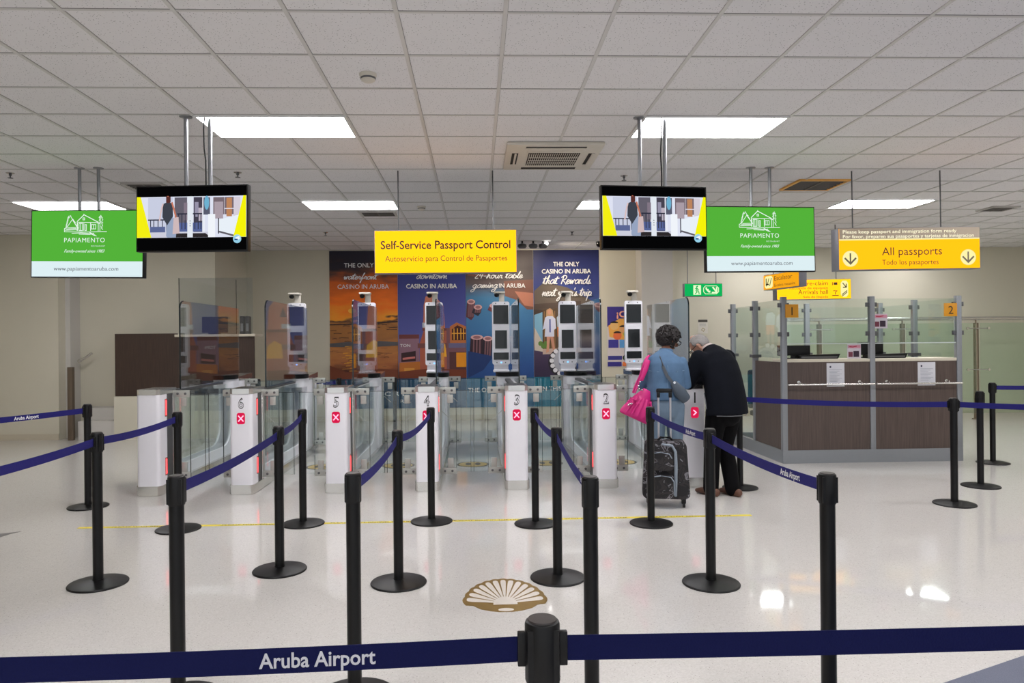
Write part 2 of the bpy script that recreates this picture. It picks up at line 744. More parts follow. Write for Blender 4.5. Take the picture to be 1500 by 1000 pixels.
# carpet edge at the lower right
cp = M().prism([(1.2, 2.74), (6.0, 4.84), (8.0, 4.84), (8.0, -3.0), (1.2, -3.0)], 'z', 0.0005, 0.008)
tag(cp.build('carpet', pm('blue grey carpet', rgb(108, 112, 128), 0.95, var=0.35, scale=260, bump=0.5), None),
    'blue grey carpet with a straight edge on the pale floor at the lower right', 'carpet')

# ------------------------------------------------------------------ ceiling fittings
DIFF = em('ceiling light diffuser', (1.0, 0.985, 1.0), PANEL)


def lf(mb):
    for a in ((0, 1.2, 0, .02), (0, 1.2, .58, .60), (0, .02, .02, .58), (1.18, 1.2, .02, .58)):
        mb.box(a[0], a[1], a[2], a[3], -.012, 0)


LL = ['white ceiling light panel above the nearer left screen, left of the centre sign',
      'white ceiling light panel above the nearer right screen, near the ceiling cassette',
      'distant ceiling light panel just left of the yellow centre sign',
      'distant ceiling light panel partly hidden behind the nearer right screen',
      'ceiling light panel behind the top of the left green screen',
      'distant ceiling light panel above the yellow all passports sign']
for i, (x, y) in enumerate(LIGHTS):
    lb = LL[i] if i < 6 else 'ceiling light panel outside the picture, above the waiting hall'
    t = thing('ceiling_light', lb, 'ceiling light', (x, y, CEIL - .003), group='ceiling light panels')
    part('frame', 'lightframe', lf, pm('light frame', rgb(225, 225, 225), 0.4, var=0.02), t)
    part('diffuser', 'lightdiff', lambda mb: mb.box(.02, 1.18, .02, .58, -.008, -.002), DIFF, t, smooth=0)

for x, lb in ((5.2, 'added square ceiling light, unseen behind the right green screen'), (8.2, 'added square ceiling light, unseen behind the all passports sign')):  # unseen lamps added to brighten the right wall, mirrored in the floor
    t = thing('ceiling_light', lb, 'ceiling light', (x, 12.95, CEIL - .003), group='added square ceiling lights')
    mb = M()
    for a in ((0, .6, 0, .02), (0, .6, .58, .60), (0, .02, .02, .58), (.58, .6, .02, .58)):
        mb.box(a[0], a[1], a[2], a[3], -.012, 0)
    mb.build('frame', MATS['light frame'], t)
    M().box(.02, .58, .02, .58, -.008, -.002).build('diffuser', DIFF, t, smooth=0)

# cassette air conditioner
ACW = pm('off white plastic', rgb(206, 200, 188), 0.5, var=0.03)
ac = thing('ceiling_cassette', 'off white square air conditioner cassette in the ceiling with a brown slatted grille', 'air conditioner', (0.30, 6.50, CEIL - .001))
mb = M()
mb.box(0, .90, 0, .95, -.035, 0, bev=.012)
mb.box(.20, .72, .20, .75, -.043, -.03, bev=.006)
mb.build('panel', ACW, ac)
mb = M()
for k in range(24):
    mb.box(.225 + k * .02, .231 + k * .02, .25, .70, -.047, -.043)
for k in (0, 1, 2):
    mb.box(.225, .70, .395 + k * .1, .40 + k * .1, -.051, -.043)
mb.build('grille', ACW, ac, smooth=0)
M().box(.215, .705, .24, .71, -.0445, -.042).build('filter', pm('brown filter', rgb(34, 25, 20), 0.9, var=0.2), ac)
mb = M()
mb.box(.18, .74, .05, .12, -.0365, -.034)
mb.box(.06, .12, .28, .70, -.0365, -.034)
mb.box(.79, .85, .28, .70, -.0365, -.034)
mb.box(.18, .74, .83, .90, -.0365, -.034)
mb.build('slot', pm('dark slot', rgb(40, 36, 34), 0.9, var=0.05), ac)
for a in ((.18, .74, .085, .125), (.085, .105, .28, .70), (.82, .86, .28, .70)):
    M().box(*a, -.044, -.036, bev=.003).build('louvre', ACW, ac)


def vent(x, y, wx, wy, label, yellow=False):
    t = thing('ceiling_vent', label, 'vent', (x, y, CEIL - .001), group='ceiling vents')
    mb = M()
    for a in ((0, wx, 0, .03), (0, wx, wy - .03, wy), (0, .03, .03, wy - .03), (wx - .03, wx, .03, wy - .03)):
        mb.box(*a, -.02, 0)
    mb.build('frame', pm('vent frame amber' if yellow else 'vent frame', rgb(236, 176, 84) if yellow else rgb(190, 188, 184), 0.5, var=0.05), t)
    mb = M()
    n = 7
    for k in range(n):
        yy = .04 + (wy - .08) * k / (n - 1)
        mb.prism([(yy - .012, -.004), (yy + .010, -.018), (yy + .013, -.016), (yy - .008, -.002)], 'x', .03, wx - .03)
    mb.box(wx / 2 - .01, wx / 2 + .01, .03, wy - .03, -.02, -.003)
    mb.build('slats', pm('vent slats', rgb(84, 80, 76), 0.5, var=0.05), t, smooth=0)
    M().box(.03, wx - .03, .03, wy - .03, -.003, -.001).build('backing', pm('dark slot', rgb(40, 36, 34), 0.9), t, smooth=0)


vent(3.70, 8.03, .6, .55, 'amber rimmed square ceiling vent right of the right green screen', True)
vent(-3.95, 8.15, .45, .45, 'dark slatted ceiling vent peeking over the nearer left screen')
vent(-1.6, 9.95, .5, .35, 'small round patterned ceiling vent under the distant light left of the centre sign')
vent(7.2, 9.7, .4, .35, 'small dark ceiling vent right of the all passports sign')


def sprinkler(x, y, label):
    t = thing('sprinkler', label, 'sprinkler', (x, y, CEIL), group='ceiling sprinklers')
    part('rose', 'sprrose', lambda m: m.lathe([(.04, 0), (.04, -.006), (.02, -.012)], n=20), STEEL, t)
    part('head', 'sprhead', lambda m: m.lathe([(.014, -.010), (.014, -.03), (.006, -.034), (.006, -.052), (.026, -.054), (.026, -.058)], n=16), DARKMETAL, t)


for a in ((-4.86, 7.70, 'ceiling sprinkler at the far left above the left green screen'),
          (-2.50, 7.68, 'ceiling sprinkler just above the right corner of the nearer left screen'),
          (1.65, 7.85, 'ceiling sprinkler above the left corner of the nearer right screen'),
          (-2.45, 11.87, 'distant ceiling sprinkler left of the yellow centre sign'),
          (1.62, 11.9, 'distant ceiling sprinkler right of the yellow centre sign')):
    sprinkler(*a)


def detector(x, y, label):
    t = thing('smoke_detector', label, 'smoke detector', (x, y, CEIL), group='smoke detectors')
    part('housing', 'dethouse', lambda m: m.lathe([(.058, 0), (.058, -.012), (.052, -.02), (.046, -.045), (.030, -.055), (.001, -.056)], n=28), ACW, t)
    part('slot_ring', 'detslot', lambda m: m.lathe([(.0515, -.026), (.0525, -.028), (.0495, -.037), (.047, -.038)], n=28), DARKMETAL, t)


detector(-.71, 4.87, 'white smoke detector on the ceiling, the nearest one')
detector(-.71, 9.63, 'small distant smoke detector above the yellow centre sign')
for i, x in enumerate((.86, 1.06, 1.24)):
    t = thing('spotlight', ['leftmost', 'middle', 'rightmost'][i] + ' of three dark round spotlights above the wall posters', 'spotlight', (x, 13.02, CEIL), group='spotlights over the posters')
    part('stem', 'spotstem', lambda m: m.lathe([(.015, 0), (.015, -.05)], n=10), BLACK, t)
    part('shade', 'spotshade', lambda m: m.lathe([(.03, -.045), (.075, -.06), (.085, -.10), (.06, -.13), (.02, -.135)], n=20), DARKMETAL, t)
    ld = bpy.data.lights.new('spot_beam', 'SPOT')
    ld.energy = (50, 60, 110)[i]
    ld.color = (1.0, .86, .68)
    ld.spot_size = R(105)
    ld.spot_blend = .8
    ld.shadow_soft_size = .05
    lo = bpy.data.objects.new('spot_beam', ld)
    COL.objects.link(lo)
    lo.parent = t
    lo.location = (0, .0, -.15)
    lo.rotation_euler = (R(62), 0, R((38, -5, -55)[i]))
    if i == 2:
        part('lamp', 'spotlamp', lambda m: m.ball((.06, -.03, -.05), .035), em('spot lamp', (1, .97, .94), 8), t)
dm = M().lathe([(.07, 0), (.07, -.03), (.055, -.08), (.02, -.10)], (2.30, 13.15, CEIL), n=20)
tag(dm.build('dome_camera', GLOSSBLACK), 'small black dome camera on the ceiling at the top right of the posters', 'camera')


# ------------------------------------------------------------------ hanging screens
def screen(label, cx, y, cz, wd, ht, rz, roll, tubes, art, ty, tubelabel):
    t = thing('hanging_screen', label, 'screen', (cx, y, cz), rz, 'hanging information screens', ry=roll)
    M().box(-wd / 2, wd / 2, -.02, .035, -ht / 2, ht / 2, bev=.004).build('housing', BLACK, t)
    M().box(-wd * .3, wd * .3, .035, .07, -ht * .3, ht * .3, bev=.01).build('back_cover', BLACK, t)
    art(t, wd - .022, ht - .022, -.0205)
    for k, (tx, tyy) in enumerate(tubes):
        zb = cz + ht * .1
        mb = M()
        mb.tube([(0, 0, zb - CEIL), (0, 0, 0)], .0165, 14)
        mb.lathe([(.05, 0), (.05, -.006), (.02, -.01)], n=18)
        mb.box(-.02, .02, -.02, .02, zb - CEIL, zb - CEIL + .1)
        o = mb.build('ceiling_tube', ZINC, None, loc=(tx, tyy, CEIL))
        tag(o, tubelabel + (' left tube' if k == 0 else ' right tube'), 'ceiling tube', 'tubes carrying the screens')
    return t


def art_video(t, wd, ht, y):
    a = Art(y=y, step=.00012)
    x0, x1 = -wd / 2, wd / 2
    zt, zb = ht * .345, -ht * .30
    H_ = zt - zb

    def X(u):
        return x0 + u * wd

    def Z(v):
        return zb + v * H_
    a.rect(lit((6, 6, 7)), x0, x1, -ht / 2, ht / 2)
    a.rect(lit((222, 226, 242)), x0, x1, zb, zt)
    a.rect(lit((200, 205, 225)), X(.1), X(.33), Z(.1), Z(.98))
    a.rect(lit((100, 96, 108)), X(.345), X(.46), Z(.28), Z(.98))
    a.rect(lit((130, 118, 132)), X(.43), X(.465), Z(.42), Z(.85))
    a.rect(lit((70, 66, 80)), X(.52), X(.60), Z(.12), Z(.98))
    a.rect(lit((150, 146, 168)), X(.53), X(.565), Z(.5), Z(.86))
    a.rect(lit((186, 176, 190)), X(.565), X(.60), Z(.4), Z(.72))
    a.rect(lit((232, 236, 246)), X(.60), X(.625), Z(.1), Z(.98))
    a.rect(lit((90, 92, 110)), X(.61), X(.67), Z(.55), Z(.97))
    a.disc(lit((110, 176, 208)), X(.64), Z(.84), .02, .055)
    a.rect(lit((118, 104, 112)), X(.70), X(.92), Z(.55), Z(.97))
    a.rect(lit((170, 156, 166)), X(.71), X(.79), Z(.45), Z(.86))
    a.rect(lit((188, 132, 92)), X(.82), X(.87), Z(.5), Z(.95))
    a.rect(lit((214, 206, 216)), X(.885), X(.945), Z(.5), Z(.97))
    a.rect(lit((226, 224, 236)), X(.80), X(.803), Z(.5), Z(.97))
    a.rect(lit((226, 224, 236)), X(.80), X(.89), Z(.68), Z(.70))
    # railings and floor
    for u in (.12, .15, .19, .23, .27):
        a.rect(lit((52, 54, 70)), X(u), X(u + .008), Z(.15), Z(.44))
    a.rect(lit((52, 54, 70)), X(.1), X(.3), Z(.42), Z(.45))
    a.rect(lit((92, 104, 148)), X(.12), X(.26), Z(.13), Z(.27))
    a.rect(lit((86, 100, 150)), X(.36), X(.60), Z(.14), Z(.36))
    a.rect(lit((44, 46, 62)), X(.37), X(.60), Z(.56), Z(.59))
    for u in (.38, .41, .44, .53, .56, .585):
        a.rect(lit((52, 54, 70)), X(u), X(u + .008), Z(.2), Z(.57))
    a.rect(lit((205, 206, 220)), X(.1), X(.72), Z(0), Z(.13))
    a.poly(lit((46, 42, 44)), [(X(.28), Z(0)), (X(.36), Z(.1)), (X(.63), Z(.1)), (X(.68), Z(0))])
    # gate pillars
    a.rect(lit((226, 232, 240)), X(.465), X(.515), Z(0), Z(1))
    for v in (.28, .34, .40):
        a.disc(lit((60, 66, 72)), X(.49), Z(v), .004)
    a.rect(lit((240, 244, 250)), X(.655), X(.72), Z(0), Z(.56))
    a.poly(lit((232, 240, 248)), [(X(.75), Z(.42)), (X(.94), Z(.54)), (X(.93), Z(0)), (X(.75), Z(.12))])
    a.poly(lit((96, 92, 100)), [(X(.74), Z(.12)), (X(.9), Z(0)), (X(.92), Z(0)), (X(.92), Z(.03)), (X(.76), Z(.15))])
    a.rect(lit((44, 44, 58)), X(.745), X(.755), Z(.08), Z(.46))
    # walking traveller
    a.poly(lit((150, 164, 192)), [(X(.27), Z(.04)), (X(.28), Z(.5)), (X(.33), Z(.52)), (X(.37), Z(.3)), (X(.36), Z(0)), (X(.28), Z(0))])
    a.poly(lit((62, 66, 76)), [(X(.235), Z(.5)), (X(.24), Z(.82)), (X(.29), Z(.88)), (X(.33), Z(.82)), (X(.335), Z(.52)), (X(.28), Z(.3))])
    a.line(lit((196, 120, 96)), [(X(.325), Z(.85)), (X(.345), Z(.66)), (X(.36), Z(.5))], .014)
    a.line(lit((216, 190, 190)), [(X(.24), Z(.82)), (X(.22), Z(.6)), (X(.21), Z(.42))], .012)
    a.disc(lit((190, 110, 88)), X(.287), Z(.95), .014, .022)
    a.poly(lit((90, 48, 44)), [(X(.27), Z(1)), (X(.27), Z(.86)), (X(.285), Z(.84)), (X(.312), Z(.86)), (X(.312), Z(1))])
    a.poly(lit((206, 184, 186)), [(X(.33), Z(.08)), (X(.34), Z(.48)), (X(.385), Z(.5)), (X(.395), Z(.1))])
    # yellow wedges
    a.poly(lit((244, 240, 20)), [(X(0), Z(1)), (X(.035), Z(1)), (X(.135), Z(0)), (X(0), Z(0))])
    a.poly(lit((246, 244, 10)), [(X(.975), Z(1)), (X(1), Z(1)), (X(1), Z(0)), (X(.885), Z(0))])
    zc = zb - .028
    a.disc(lit((150, 208, 232)), X(.92), zc + .012, .034)
    a.poly(lit((238, 246, 250)), [(X(.90), zc + .02), (X(.94), zc + .036), (X(.945), zc + .01), (X(.92), zc + .004)])
    a.rect(lit((24, 60, 130)), X(.896), X(.925), zc + .002, zc + .012)
    a.build('picture', t)


def art_green(t, wd, ht, y):
    a = Art(y=y, step=.00006)
    x0, x1 = -wd / 2, wd / 2
    zs = -ht / 2 + ht * .235
    a.rect(lit((84, 178, 58)), x0, x1, zs, ht / 2)
    a.rect(lit((222, 240, 244)), x0, x1, -ht / 2, zs)
    W = lit((236, 250, 240))

    def P(u, v):   # house drawing, u 0..1 across, v 0..1 up
        return (-.245 + u * .46, .095 + v * .20)

    def L(pts, wd_=.0062):
        a.line(W, [P(*p) for p in pts], wd_)
    L([(0, .3), (.05, .34), (.19, .78), (.26, .60)])
    L([(.0, .3), (.0, .17)])
    L([(.30, .66), (.46, 1.0), (.80, .62)], .008)
    L([(.33, .62), (.78, .60)])
    L([(.30, .64), (.30, .20)])
    L([(.31, .6), (.31, .2)])
    L([(.345, .56), (.345, .2), (.43, .2), (.43, .56), (.345, .56)])
    L([(.385, .56), (.385, .2)])
    L([(.46, .56), (.46, .2)])
    L([(.49, .50), (.49, .2), (.52, .2), (.52, .5), (.49, .5)])
    L([(.62, .58), (.62, .2)], .008)
    L([(.64, .5), (.64, .28), (.74, .28), (.74, .5), (.64, .5)])
    L([(.69, .5), (.69, .28)])
    L([(.80, .62), (.80, .18)])
    L([(.78, .58), (.84, .56), (.84, .18)])
    L([(.08, .34), (.28, .36)])
    L([(.02, .22), (.3, .24)])
    L([(.05, .28), (.28, .30)])
    L([(0, .14), (.5, .12), (.86, .14), (1.0, .14)])
    L([(.18, .06), (.4, .08), (.62, .04), (.72, -.06)])
    L([(.35, .02), (.6, .0), (.7, .06)])
    L([(.60, .10), (.70, .0), (.76, -.08)])
    L([(.44, .84), (.44, .74), (.48, .74), (.48, .84), (.44, .84)])
    L([(.46, 1.0), (.46, 1.04)])
    for k in range(8):   # rough trees
        L([(.03 + .008 * k, .36 + .07 * k), (.06 + .008 * k, .42 + .075 * k)])
        L([(.82 + .01 * (k % 3), .55 + .05 * k), (.86 - .008 * (k % 2), .60 + .045 * k)])
        L([(.87 + .012 * (k % 3), .88 - .08 * k), (.90 + .012 * (k % 2), .84 - .085 * k)])
        L([(.20 + .015 * k, .72 - .05 * k), (.23 + .015 * k, .64 - .045 * k)])
    L([(.12, .84), (.15, .96), (.18, .82), (.22, .74)])
    L([(.84, .8), (.865, .97), (.89, .86)])
    a.build('picture', t)
    tx = Text()
    tx.add('PAPIAMENTO', -.02, .015, .046, .44, spacing=1.12)
    tx.add('RESTAURANT', .13, -.030, .014, .15, spacing=1.3)
    tx.add('Family-owned since 1983', -.02, -.088, .030, .44, shear=.45, bold=.004)
    tx.add('www.papiamentoaruba.com', -.0, -.272, .040, .70, shear=.12, mi=1)
    tx.build('lettering', [W, pm('grey screen letters', rgb(96, 100, 110), 0.6)], t, y=y - .009)


screen('nearer left hanging screen playing a black barred video with yellow wedges', -2.225, 5.75, 2.537, .925, .522, R(-8), R(.7),
       [(-2.292, 5.80), (-2.103, 5.80)], art_video, 0, 'zinc ceiling tube above the nearer left screen,')
screen('nearer right hanging screen playing a black barred video with yellow wedges', 1.448, 5.75, 2.53, .893, .515, R(7), R(-.4),
       [(1.35, 5.80), (1.556, 5.80)], art_video, 0, 'zinc ceiling tube above the nearer right screen,')
screen('left green hanging screen with a white house drawing and a web address', -3.935, 7.45, 2.574, 1.225, .69, R(-8), R(1.3),
       [(-4.042, 7.50), (-3.851, 7.50)], art_green, 0, 'zinc ceiling tube above the left green screen,')
screen('right green hanging screen with a white house drawing and a web address', 3.005, 7.45, 2.592, 1.25, .69, R(8), R(-.8),
       [(2.931, 7.50), (3.132, 7.50)], art_green, 0, 'zinc ceiling tube above the right green screen,')
cb = M().tube([(-2.135, 5.775, 3.355), (-2.142, 5.772, 3.25), (-2.140, 5.772, 3.1), (-2.128, 5.772, 3.0), (-2.128, 5.775, 2.6)], .006, 8)
tag(cb.build('screen_cable', BLACK), 'black cable running down the right tube of the nearer left screen', 'cable')
cb = M().tube([(1.525, 5.775, 3.355), (1.522, 5.772, 3.2), (1.515, 5.772, 3.05), (1.522, 5.772, 2.9), (1.522, 5.775, 2.6)], .006, 8)
tag(cb.build('screen_cable', BLACK), 'black cable running down the right tube of the nearer right screen', 'cable')


# ------------------------------------------------------------------ hanging signs
def signbox(label, cx, y, z0, z1, wd, face, rods, rz=0.0, dep=.13, roll=0.0, rodm=None, name='hanging_sign'):
    t = thing(name, label, 'sign', (cx, y, (z0 + z1) / 2), rz, ry=roll)
    h = (z1 - z0) / 2
    M().box(-wd / 2, wd / 2, .006, dep, -h, h, bev=.004).build('housing', pm('grey sign case', rgb(128, 128, 136), 0.45, 0.2, var=0.03), t)
    M().box(-wd / 2 + .008, wd / 2 - .008, -.002, .008, -h + .008, h - .008).build('face', face, t, smooth=0)
    for k, rx in enumerate(rods):
        M().tube([(rx, dep / 2, h), (rx, dep / 2, CEIL - (z0 + z1) / 2)], .007 if rodm is None else rodm, 8).build('rod', DARKMETAL, t)
    return t, wd, h


t, wd, h = signbox('large lit yellow sign reading Self-Service Passport Control over the gates', -.306, 7.55, 2.266, 2.722, 1.497, YSIGN, (-.498, .503), roll=R(-.2))
tx = Text()
tx.add('Self-Service Passport Control', 0, .030, .085, 1.36, bold=.016)
tx.add('Autoservicio para Control de Pasaportes', .005, -.10, .058, 1.28, mi=1)
tx.build('lettering', [YTEXT, YTEXT2], t, y=-.004)

t, wd, h = signbox('lit yellow sign reading All passports under a grey strip, at the right', 4.678, 7.55, 2.277, 2.732, 1.56, YSIGN2, (-.58, .40), dep=.16, roll=R(-.5))
a = Art(y=-.0025)
a.rect(pm('beige sign strip', rgb(176, 160, 140), 0.5, var=0.05), -wd / 2 + .008, wd / 2 - .008, h - .125, h - .008)
a.rect(em('lit strip edge', (1, .9, .45), 1.0), -wd / 2 + .008, wd / 2 - .008, h - .135, h - .122)
for x in (-.655, .64):
    a.disc(YPALE, x, -.105, .085, n=28)
    g = ink((112, 100, 84))
    a.line(g, [(x, -.05), (x, -.155)], .016)
    a.line(g, [(x - .058, -.10), (x, -.158), (x + .058, -.10)], .018)
a.build('panel_print', t)
tx = Text()
tx.add('All passports', .02, -.072, .085, .66)
tx.add('Todo los pasaportes', 0, -.175, .055, .62, mi=1)
tx.add('Please keep passport and immigration form ready', -.735, h - .062, .036, 1.25, 'l', bold=.012, mi=2)
tx.add('Por favor, preparen sus pasaportes y tarjetas de inmigracion', -.735, h - .113, .036, 1.44, 'l', bold=.012, mi=2)
tx.build('lettering', [ink((80, 56, 18)), ink((80, 58, 18)), em('lit pale lettering', (1, .95, .72), 1.0)], t, y=-.008)

GREEN = em('lit green sign face', (0.005, 0.46, 0.10), 1.0)
t, wd, h = signbox('small lit green exit sign with a running figure and an arrow', 3.538, 11, 2.207, 2.412, .60, GREEN, (-.235, .215), dep=.1, rodm=.006, name='exit_sign')
a = Art(y=-.0025)
GW = em('lit pale green white', (.80, 1, .62), 1.0)
GD = em('lit green sign face', (0.005, 0.46, 0.10), 1.0)
a.rect(GW, -.16, -.04, -.075, .075)
a.line(GD, [(-.115, .05), (-.10, .02), (-.12, -.01), (-.10, -.03), (-.13, -.06)], .014)
a.line(GD, [(-.10, -.0), (-.075, -.03), (-.07, -.06)], .014)
a.line(GD, [(-.13, .02), (-.10, .025), (-.075, .0)], .012)
a.disc(GD, -.098, .055, .012)
a.line(GW, [(.03, .062), (.20, .062), (.235, .03), (.235, -.03), (.20, -.062), (.03, -.062), (-.0, -.03), (-.0, .03), (.03, .062)], .010)
a.poly(GW, [(.03, .04), (.055, .04), (.055, .015), (.08, .015), (.08, -.012), (.105, -.012), (.105, -.042), (.08, -.042), (.055, -.02), (.03, .01)])
a.line(GW, [(.145, .04), (.20, -.03)], .024)
a.line(GW, [(.205, .035), (.205, -.042), (.135, -.042)], .024)
a.build('panel_print', t)

ang = math.atan2(-.78, .15)
t, wd, h = signbox('small amber sign reading Escalator, turned sideways below the right green screen', 4.15, 9.61, 2.225, 2.440, .80,
                   em('lit orange sign face', (1.0, 0.42, 0.012), .95), (-.25,), rz=ang, dep=.12, name='escalator_sign')
a = Art(y=-.0025)
a.poly(YPALE, [(-.36, -.06), (-.33, -.085), (-.20, -.085), (-.17, -.06), (-.17, .06), (-.20, .085), (-.33, .085), (-.36, .06)])
a.line(ink((60, 40, 20)), [(-.325, .05), (-.325, -.03), (-.27, -.03)], .02)
a.line(ink((60, 40, 20)), [(-.325, -.05), (-.28, .0), (-.26, .05)], .014)
a.line(ink((60, 40, 20)), [(-.24, -.05), (-.20, .05)], .014)
a.build('panel_print', t)
Text().add('Escalator', -.13, .012, .062, .40, 'l').add('Escalera mecanica', -.13, -.072, .038, .46, 'l').build('lettering', ink((124, 70, 16)), t, y=-.006)

t, wd, h = signbox('lit yellow sign reading Arrivals hall with an arrow panel, behind the escalator sign', 5.38, 11.2, 2.16, 2.482, 1.205, YSIGN, (-.4, .4), dep=.16, name='arrivals_sign', roll=R(-.6))
a = Art(y=-.0025)
a.poly(YPALE, [(.43, -.09), (.46, -.13), (.52, -.13), (.55, -.09), (.55, .09), (.52, .13), (.46, .13), (.43, .09)])
k = ink((60, 44, 20))
a.line(k, [(.465, .09), (.515, .03)], .014)
a.line(k, [(.52, .075), (.52, .025), (.47, .025)], .014)
a.line(k, [(.45, -.09), (.53, -.03)], .012)
a.line(k, [(.45, -.115), (.53, -.055)], .012)
a.rect(k, .315, .375, .065, .105)
a.rect(k, .29, .30, .06, .11)
a.line(k, [(.29, -.105), (.39, -.105)], .012)
a.line(k, [(.31, -.03), (.37, -.03), (.34, -.05), (.34, -.085)], .012)
a.build('panel_print', t)
tx = Text()
tx.add('Baggage re-claim', .22, .065, .062, .70, 'r')
tx.add('Recogida de equipaje', .22, .005, .034, .62, 'r', mi=1)
tx.add('Arrivals hall', .22, -.075, .068, .48, 'r')
tx.add('Sala de llegada', .22, -.135, .034, .40, 'r', mi=1)
tx.build('lettering', [ink((54, 36, 8)), ink((80, 58, 10))], t, y=-.008)

# ================================================================== E-GATES
GATE_Y = 7.43
PLATE = pm('steel clamp plate', rgb(172, 174, 168), 0.42, 0.35, var=0.08)
GLYPH = pm('grey outlined numeral', rgb(34, 34, 38), 0.6, var=0.02)


def g_front(m):
    # tall front housing with rounded front corners
    pts = [(-.115, .185), (-.115, .035)]
    for k in range(7):
        an = R(180 + 90 * k / 6)
        pts.append((-.080 + .035 * math.cos(an), .035 + .035 * math.sin(an)))
    for k in range(7):
        an = R(270 + 90 * k / 6)
        pts.append((.080 + .035 * math.cos(an), .035 + .035 * math.sin(an)))
    pts += [(.115, .185)]
    m.prism(pts, 'z', .10, 1.03)


def g_plinth(m):
    pts = [(-.128, 3.0), (-.128, .03), (-.10, -.012), (.10, -.012), (.128, .03), (.128, 3.0)]
    m.prism(pts, 'z', .008, .10)
    m.prism([(p[0] * .94, p[1] * .99 + .01) for p in pts], 'z', 0, .01)


def g_cap(m):
    pts = [(-.118, .42), (-.118, .03), (-.085, -.006), (.085, -.006), (.118, .03), (.118, .42)]
    m.prism(pts, 'z', 1.03, 1.085)


def g_top(m):
    m.prism([(.0, 1.085), (.42, 1.085), (.62, 1.045), (.62, 1.03), (.42, 1.03), (0.0, 1.083)], 'x', -.10, .10)
    m.box(-.035, .035, .55, 2.35, 1.02, 1.05, bev=.006)


def g_side(m):
    for s in (-1, 1):
        a_, b_ = (.098, .118) if s > 0 else (-.118, -.098)
        m.box(a_ + s * .0, b_ - s * .006, .18, .335, .10, 1.03)


def g_chrome(m):
    for s in (-1, 1):
        m.box(min(s * .095, s * .121), max(s * .095, s * .121), .335, .362, .10, 1.03, bev=.004)
    m.box(-.10, .10, .185, .33, .10, 1.03)


def g_rail(m):
    # white side frame: a low rail sweeping up in a round corner to the rear column
    for s in (-1, 1):
        a_, b_ = (.06, .085) if s > 0 else (-.085, -.06)
        outer = [(.36, .10), (2.42, .10), (2.42, 1.04), (2.26, 1.04)]
        inner = [(2.26, .50)]
        for k in range(1, 9):
            an = R(0 - 90 * k / 9)
            inner.append((2.26 - .28 + .28 * math.cos(an), .50 + .28 * math.sin(an)))
        inner += [(1.98, .22), (.36, .22)]
        m.prism(outer + inner, 'x', a_, b_)


def g_rear(m):
    m.box(-.115, .115, 2.42, 2.98, .10, 1.05, bev=.012)


def g_rearcap(m):
    m.prism([(2.36, 1.05), (2.36, 1.085), (2.50, 1.10), (3.02, 1.125), (3.02, 1.05)], 'x', -.125, .125)


def g_reader(m):
    pts = []
    for k in range(13):
        an = R(180 + 180 * k / 12)
        pts.append((.15 * math.cos(an), 2.24 + .17 * math.sin(an)))
    m.prism(pts + [(.15, 2.34), (-.15, 2.34)], 'z', 1.075, 1.13)


def g_readerbody(m):
    pts = []
    for k in range(13):
        an = R(180 + 180 * k / 12)
        pts.append((.135 * math.cos(an), 2.24 + .15 * math.sin(an)))
    m.prism(pts + [(.135, 2.40), (-.135, 2.40)], 'z', .96, 1.075)


def g_pane(m):
    for s in (-1, 1):
        a_, b_ = (.068, .078) if s > 0 else (-.078, -.068)
        m.box(a_, b_, .36, 2.30, .20, 1.02)


TG = []
for k in range(9):
    an = R(180 - 90 * k / 8)
    TG.append((.75 + .10 * math.cos(an), 1.93 + .10 * math.sin(an)))


def g_tall(m):
    m.prism([(.65, 1.05)] + TG + [(2.62, 2.03), (2.62, 1.05)], 'x', -.006, .006)


def g_talledge(m):
    pts = [(.65, 1.05)] + TG
    for (a_, b_), (c_, d_) in zip(pts, pts[1:]):
        m.obox((0, a_ - .001, b_), (0, c_ - .001, d_), .014, .008)


def g_led(s, z0):
    def fn(m):
        x = .1155 * s
        m.box(min(x, x + .004 * s), max(x, x + .004 * s), .150, .172, z0, z0 + .155)
    return fn


def g_ledbed(s, z0):
    def fn(m):
        x = .1150 * s
        m.box(min(x, x + .002 * s), max(x, x + .002 * s), .138, .184, z0 - .015, z0 + .17)
    return fn


def rrect(w2, h2, r_, n=5):
    pts = []
    for cx_, cz_, a0 in ((w2 - r_, h2 - r_, 0), (-w2 + r_, h2 - r_, 90), (-w2 + r_, -h2 + r_, 180), (w2 - r_, -h2 + r_, 270)):
        for k in range(n + 1):
            an = R(a0 + 90 * k / n)
            pts.append((cx_ + r_ * math.cos(an), cz_ + r_ * math.sin(an)))
    return pts


# flap wings, one per side, front and rear: glass leaf with clamp plates and round studs
def flap_glass(s, y, w_=.335):
    def fn(m):
        x0, x1 = s * .13, s * (.13 + w_)
        m.box(min(x0, x1), max(x0, x1), y - .005, y + .005, .14, 1.02)
    return fn


def flap_edge(s, y):
    def fn(m):
        x = s * .295
        m.box(x - .002, x + .002, y - .007, y + .007, .13, 1.05)
        x = s * .45
        m.box(x - .0016, x + .0016, y - .006, y + .006, .14, 1.02)
        m.box(min(s * .295, s * .462), max(s * .295, s * .462), y - .006, y + .006, 1.017, 1.021)
    return fn


def flap_plate(s, y, z0, z1):
    def fn(m):
        m.box(min(s * .118, s * .295), max(s * .118, s * .295), y - .012, y + .012, z0, z1, bev=.002)
    return fn


def flap_studs(s, y, z):
    def fn(m):
        for x in (.17, .25):
            m.lathe([(.013, 0), (.013, -.008), (.009, -.011)], (s * x, y - .011, z), n=12, axis='y')
            m.lathe([(.006, -.011), (.006, -.0115)], (s * x, y - .011, z), n=8, axis='y')
    return fn


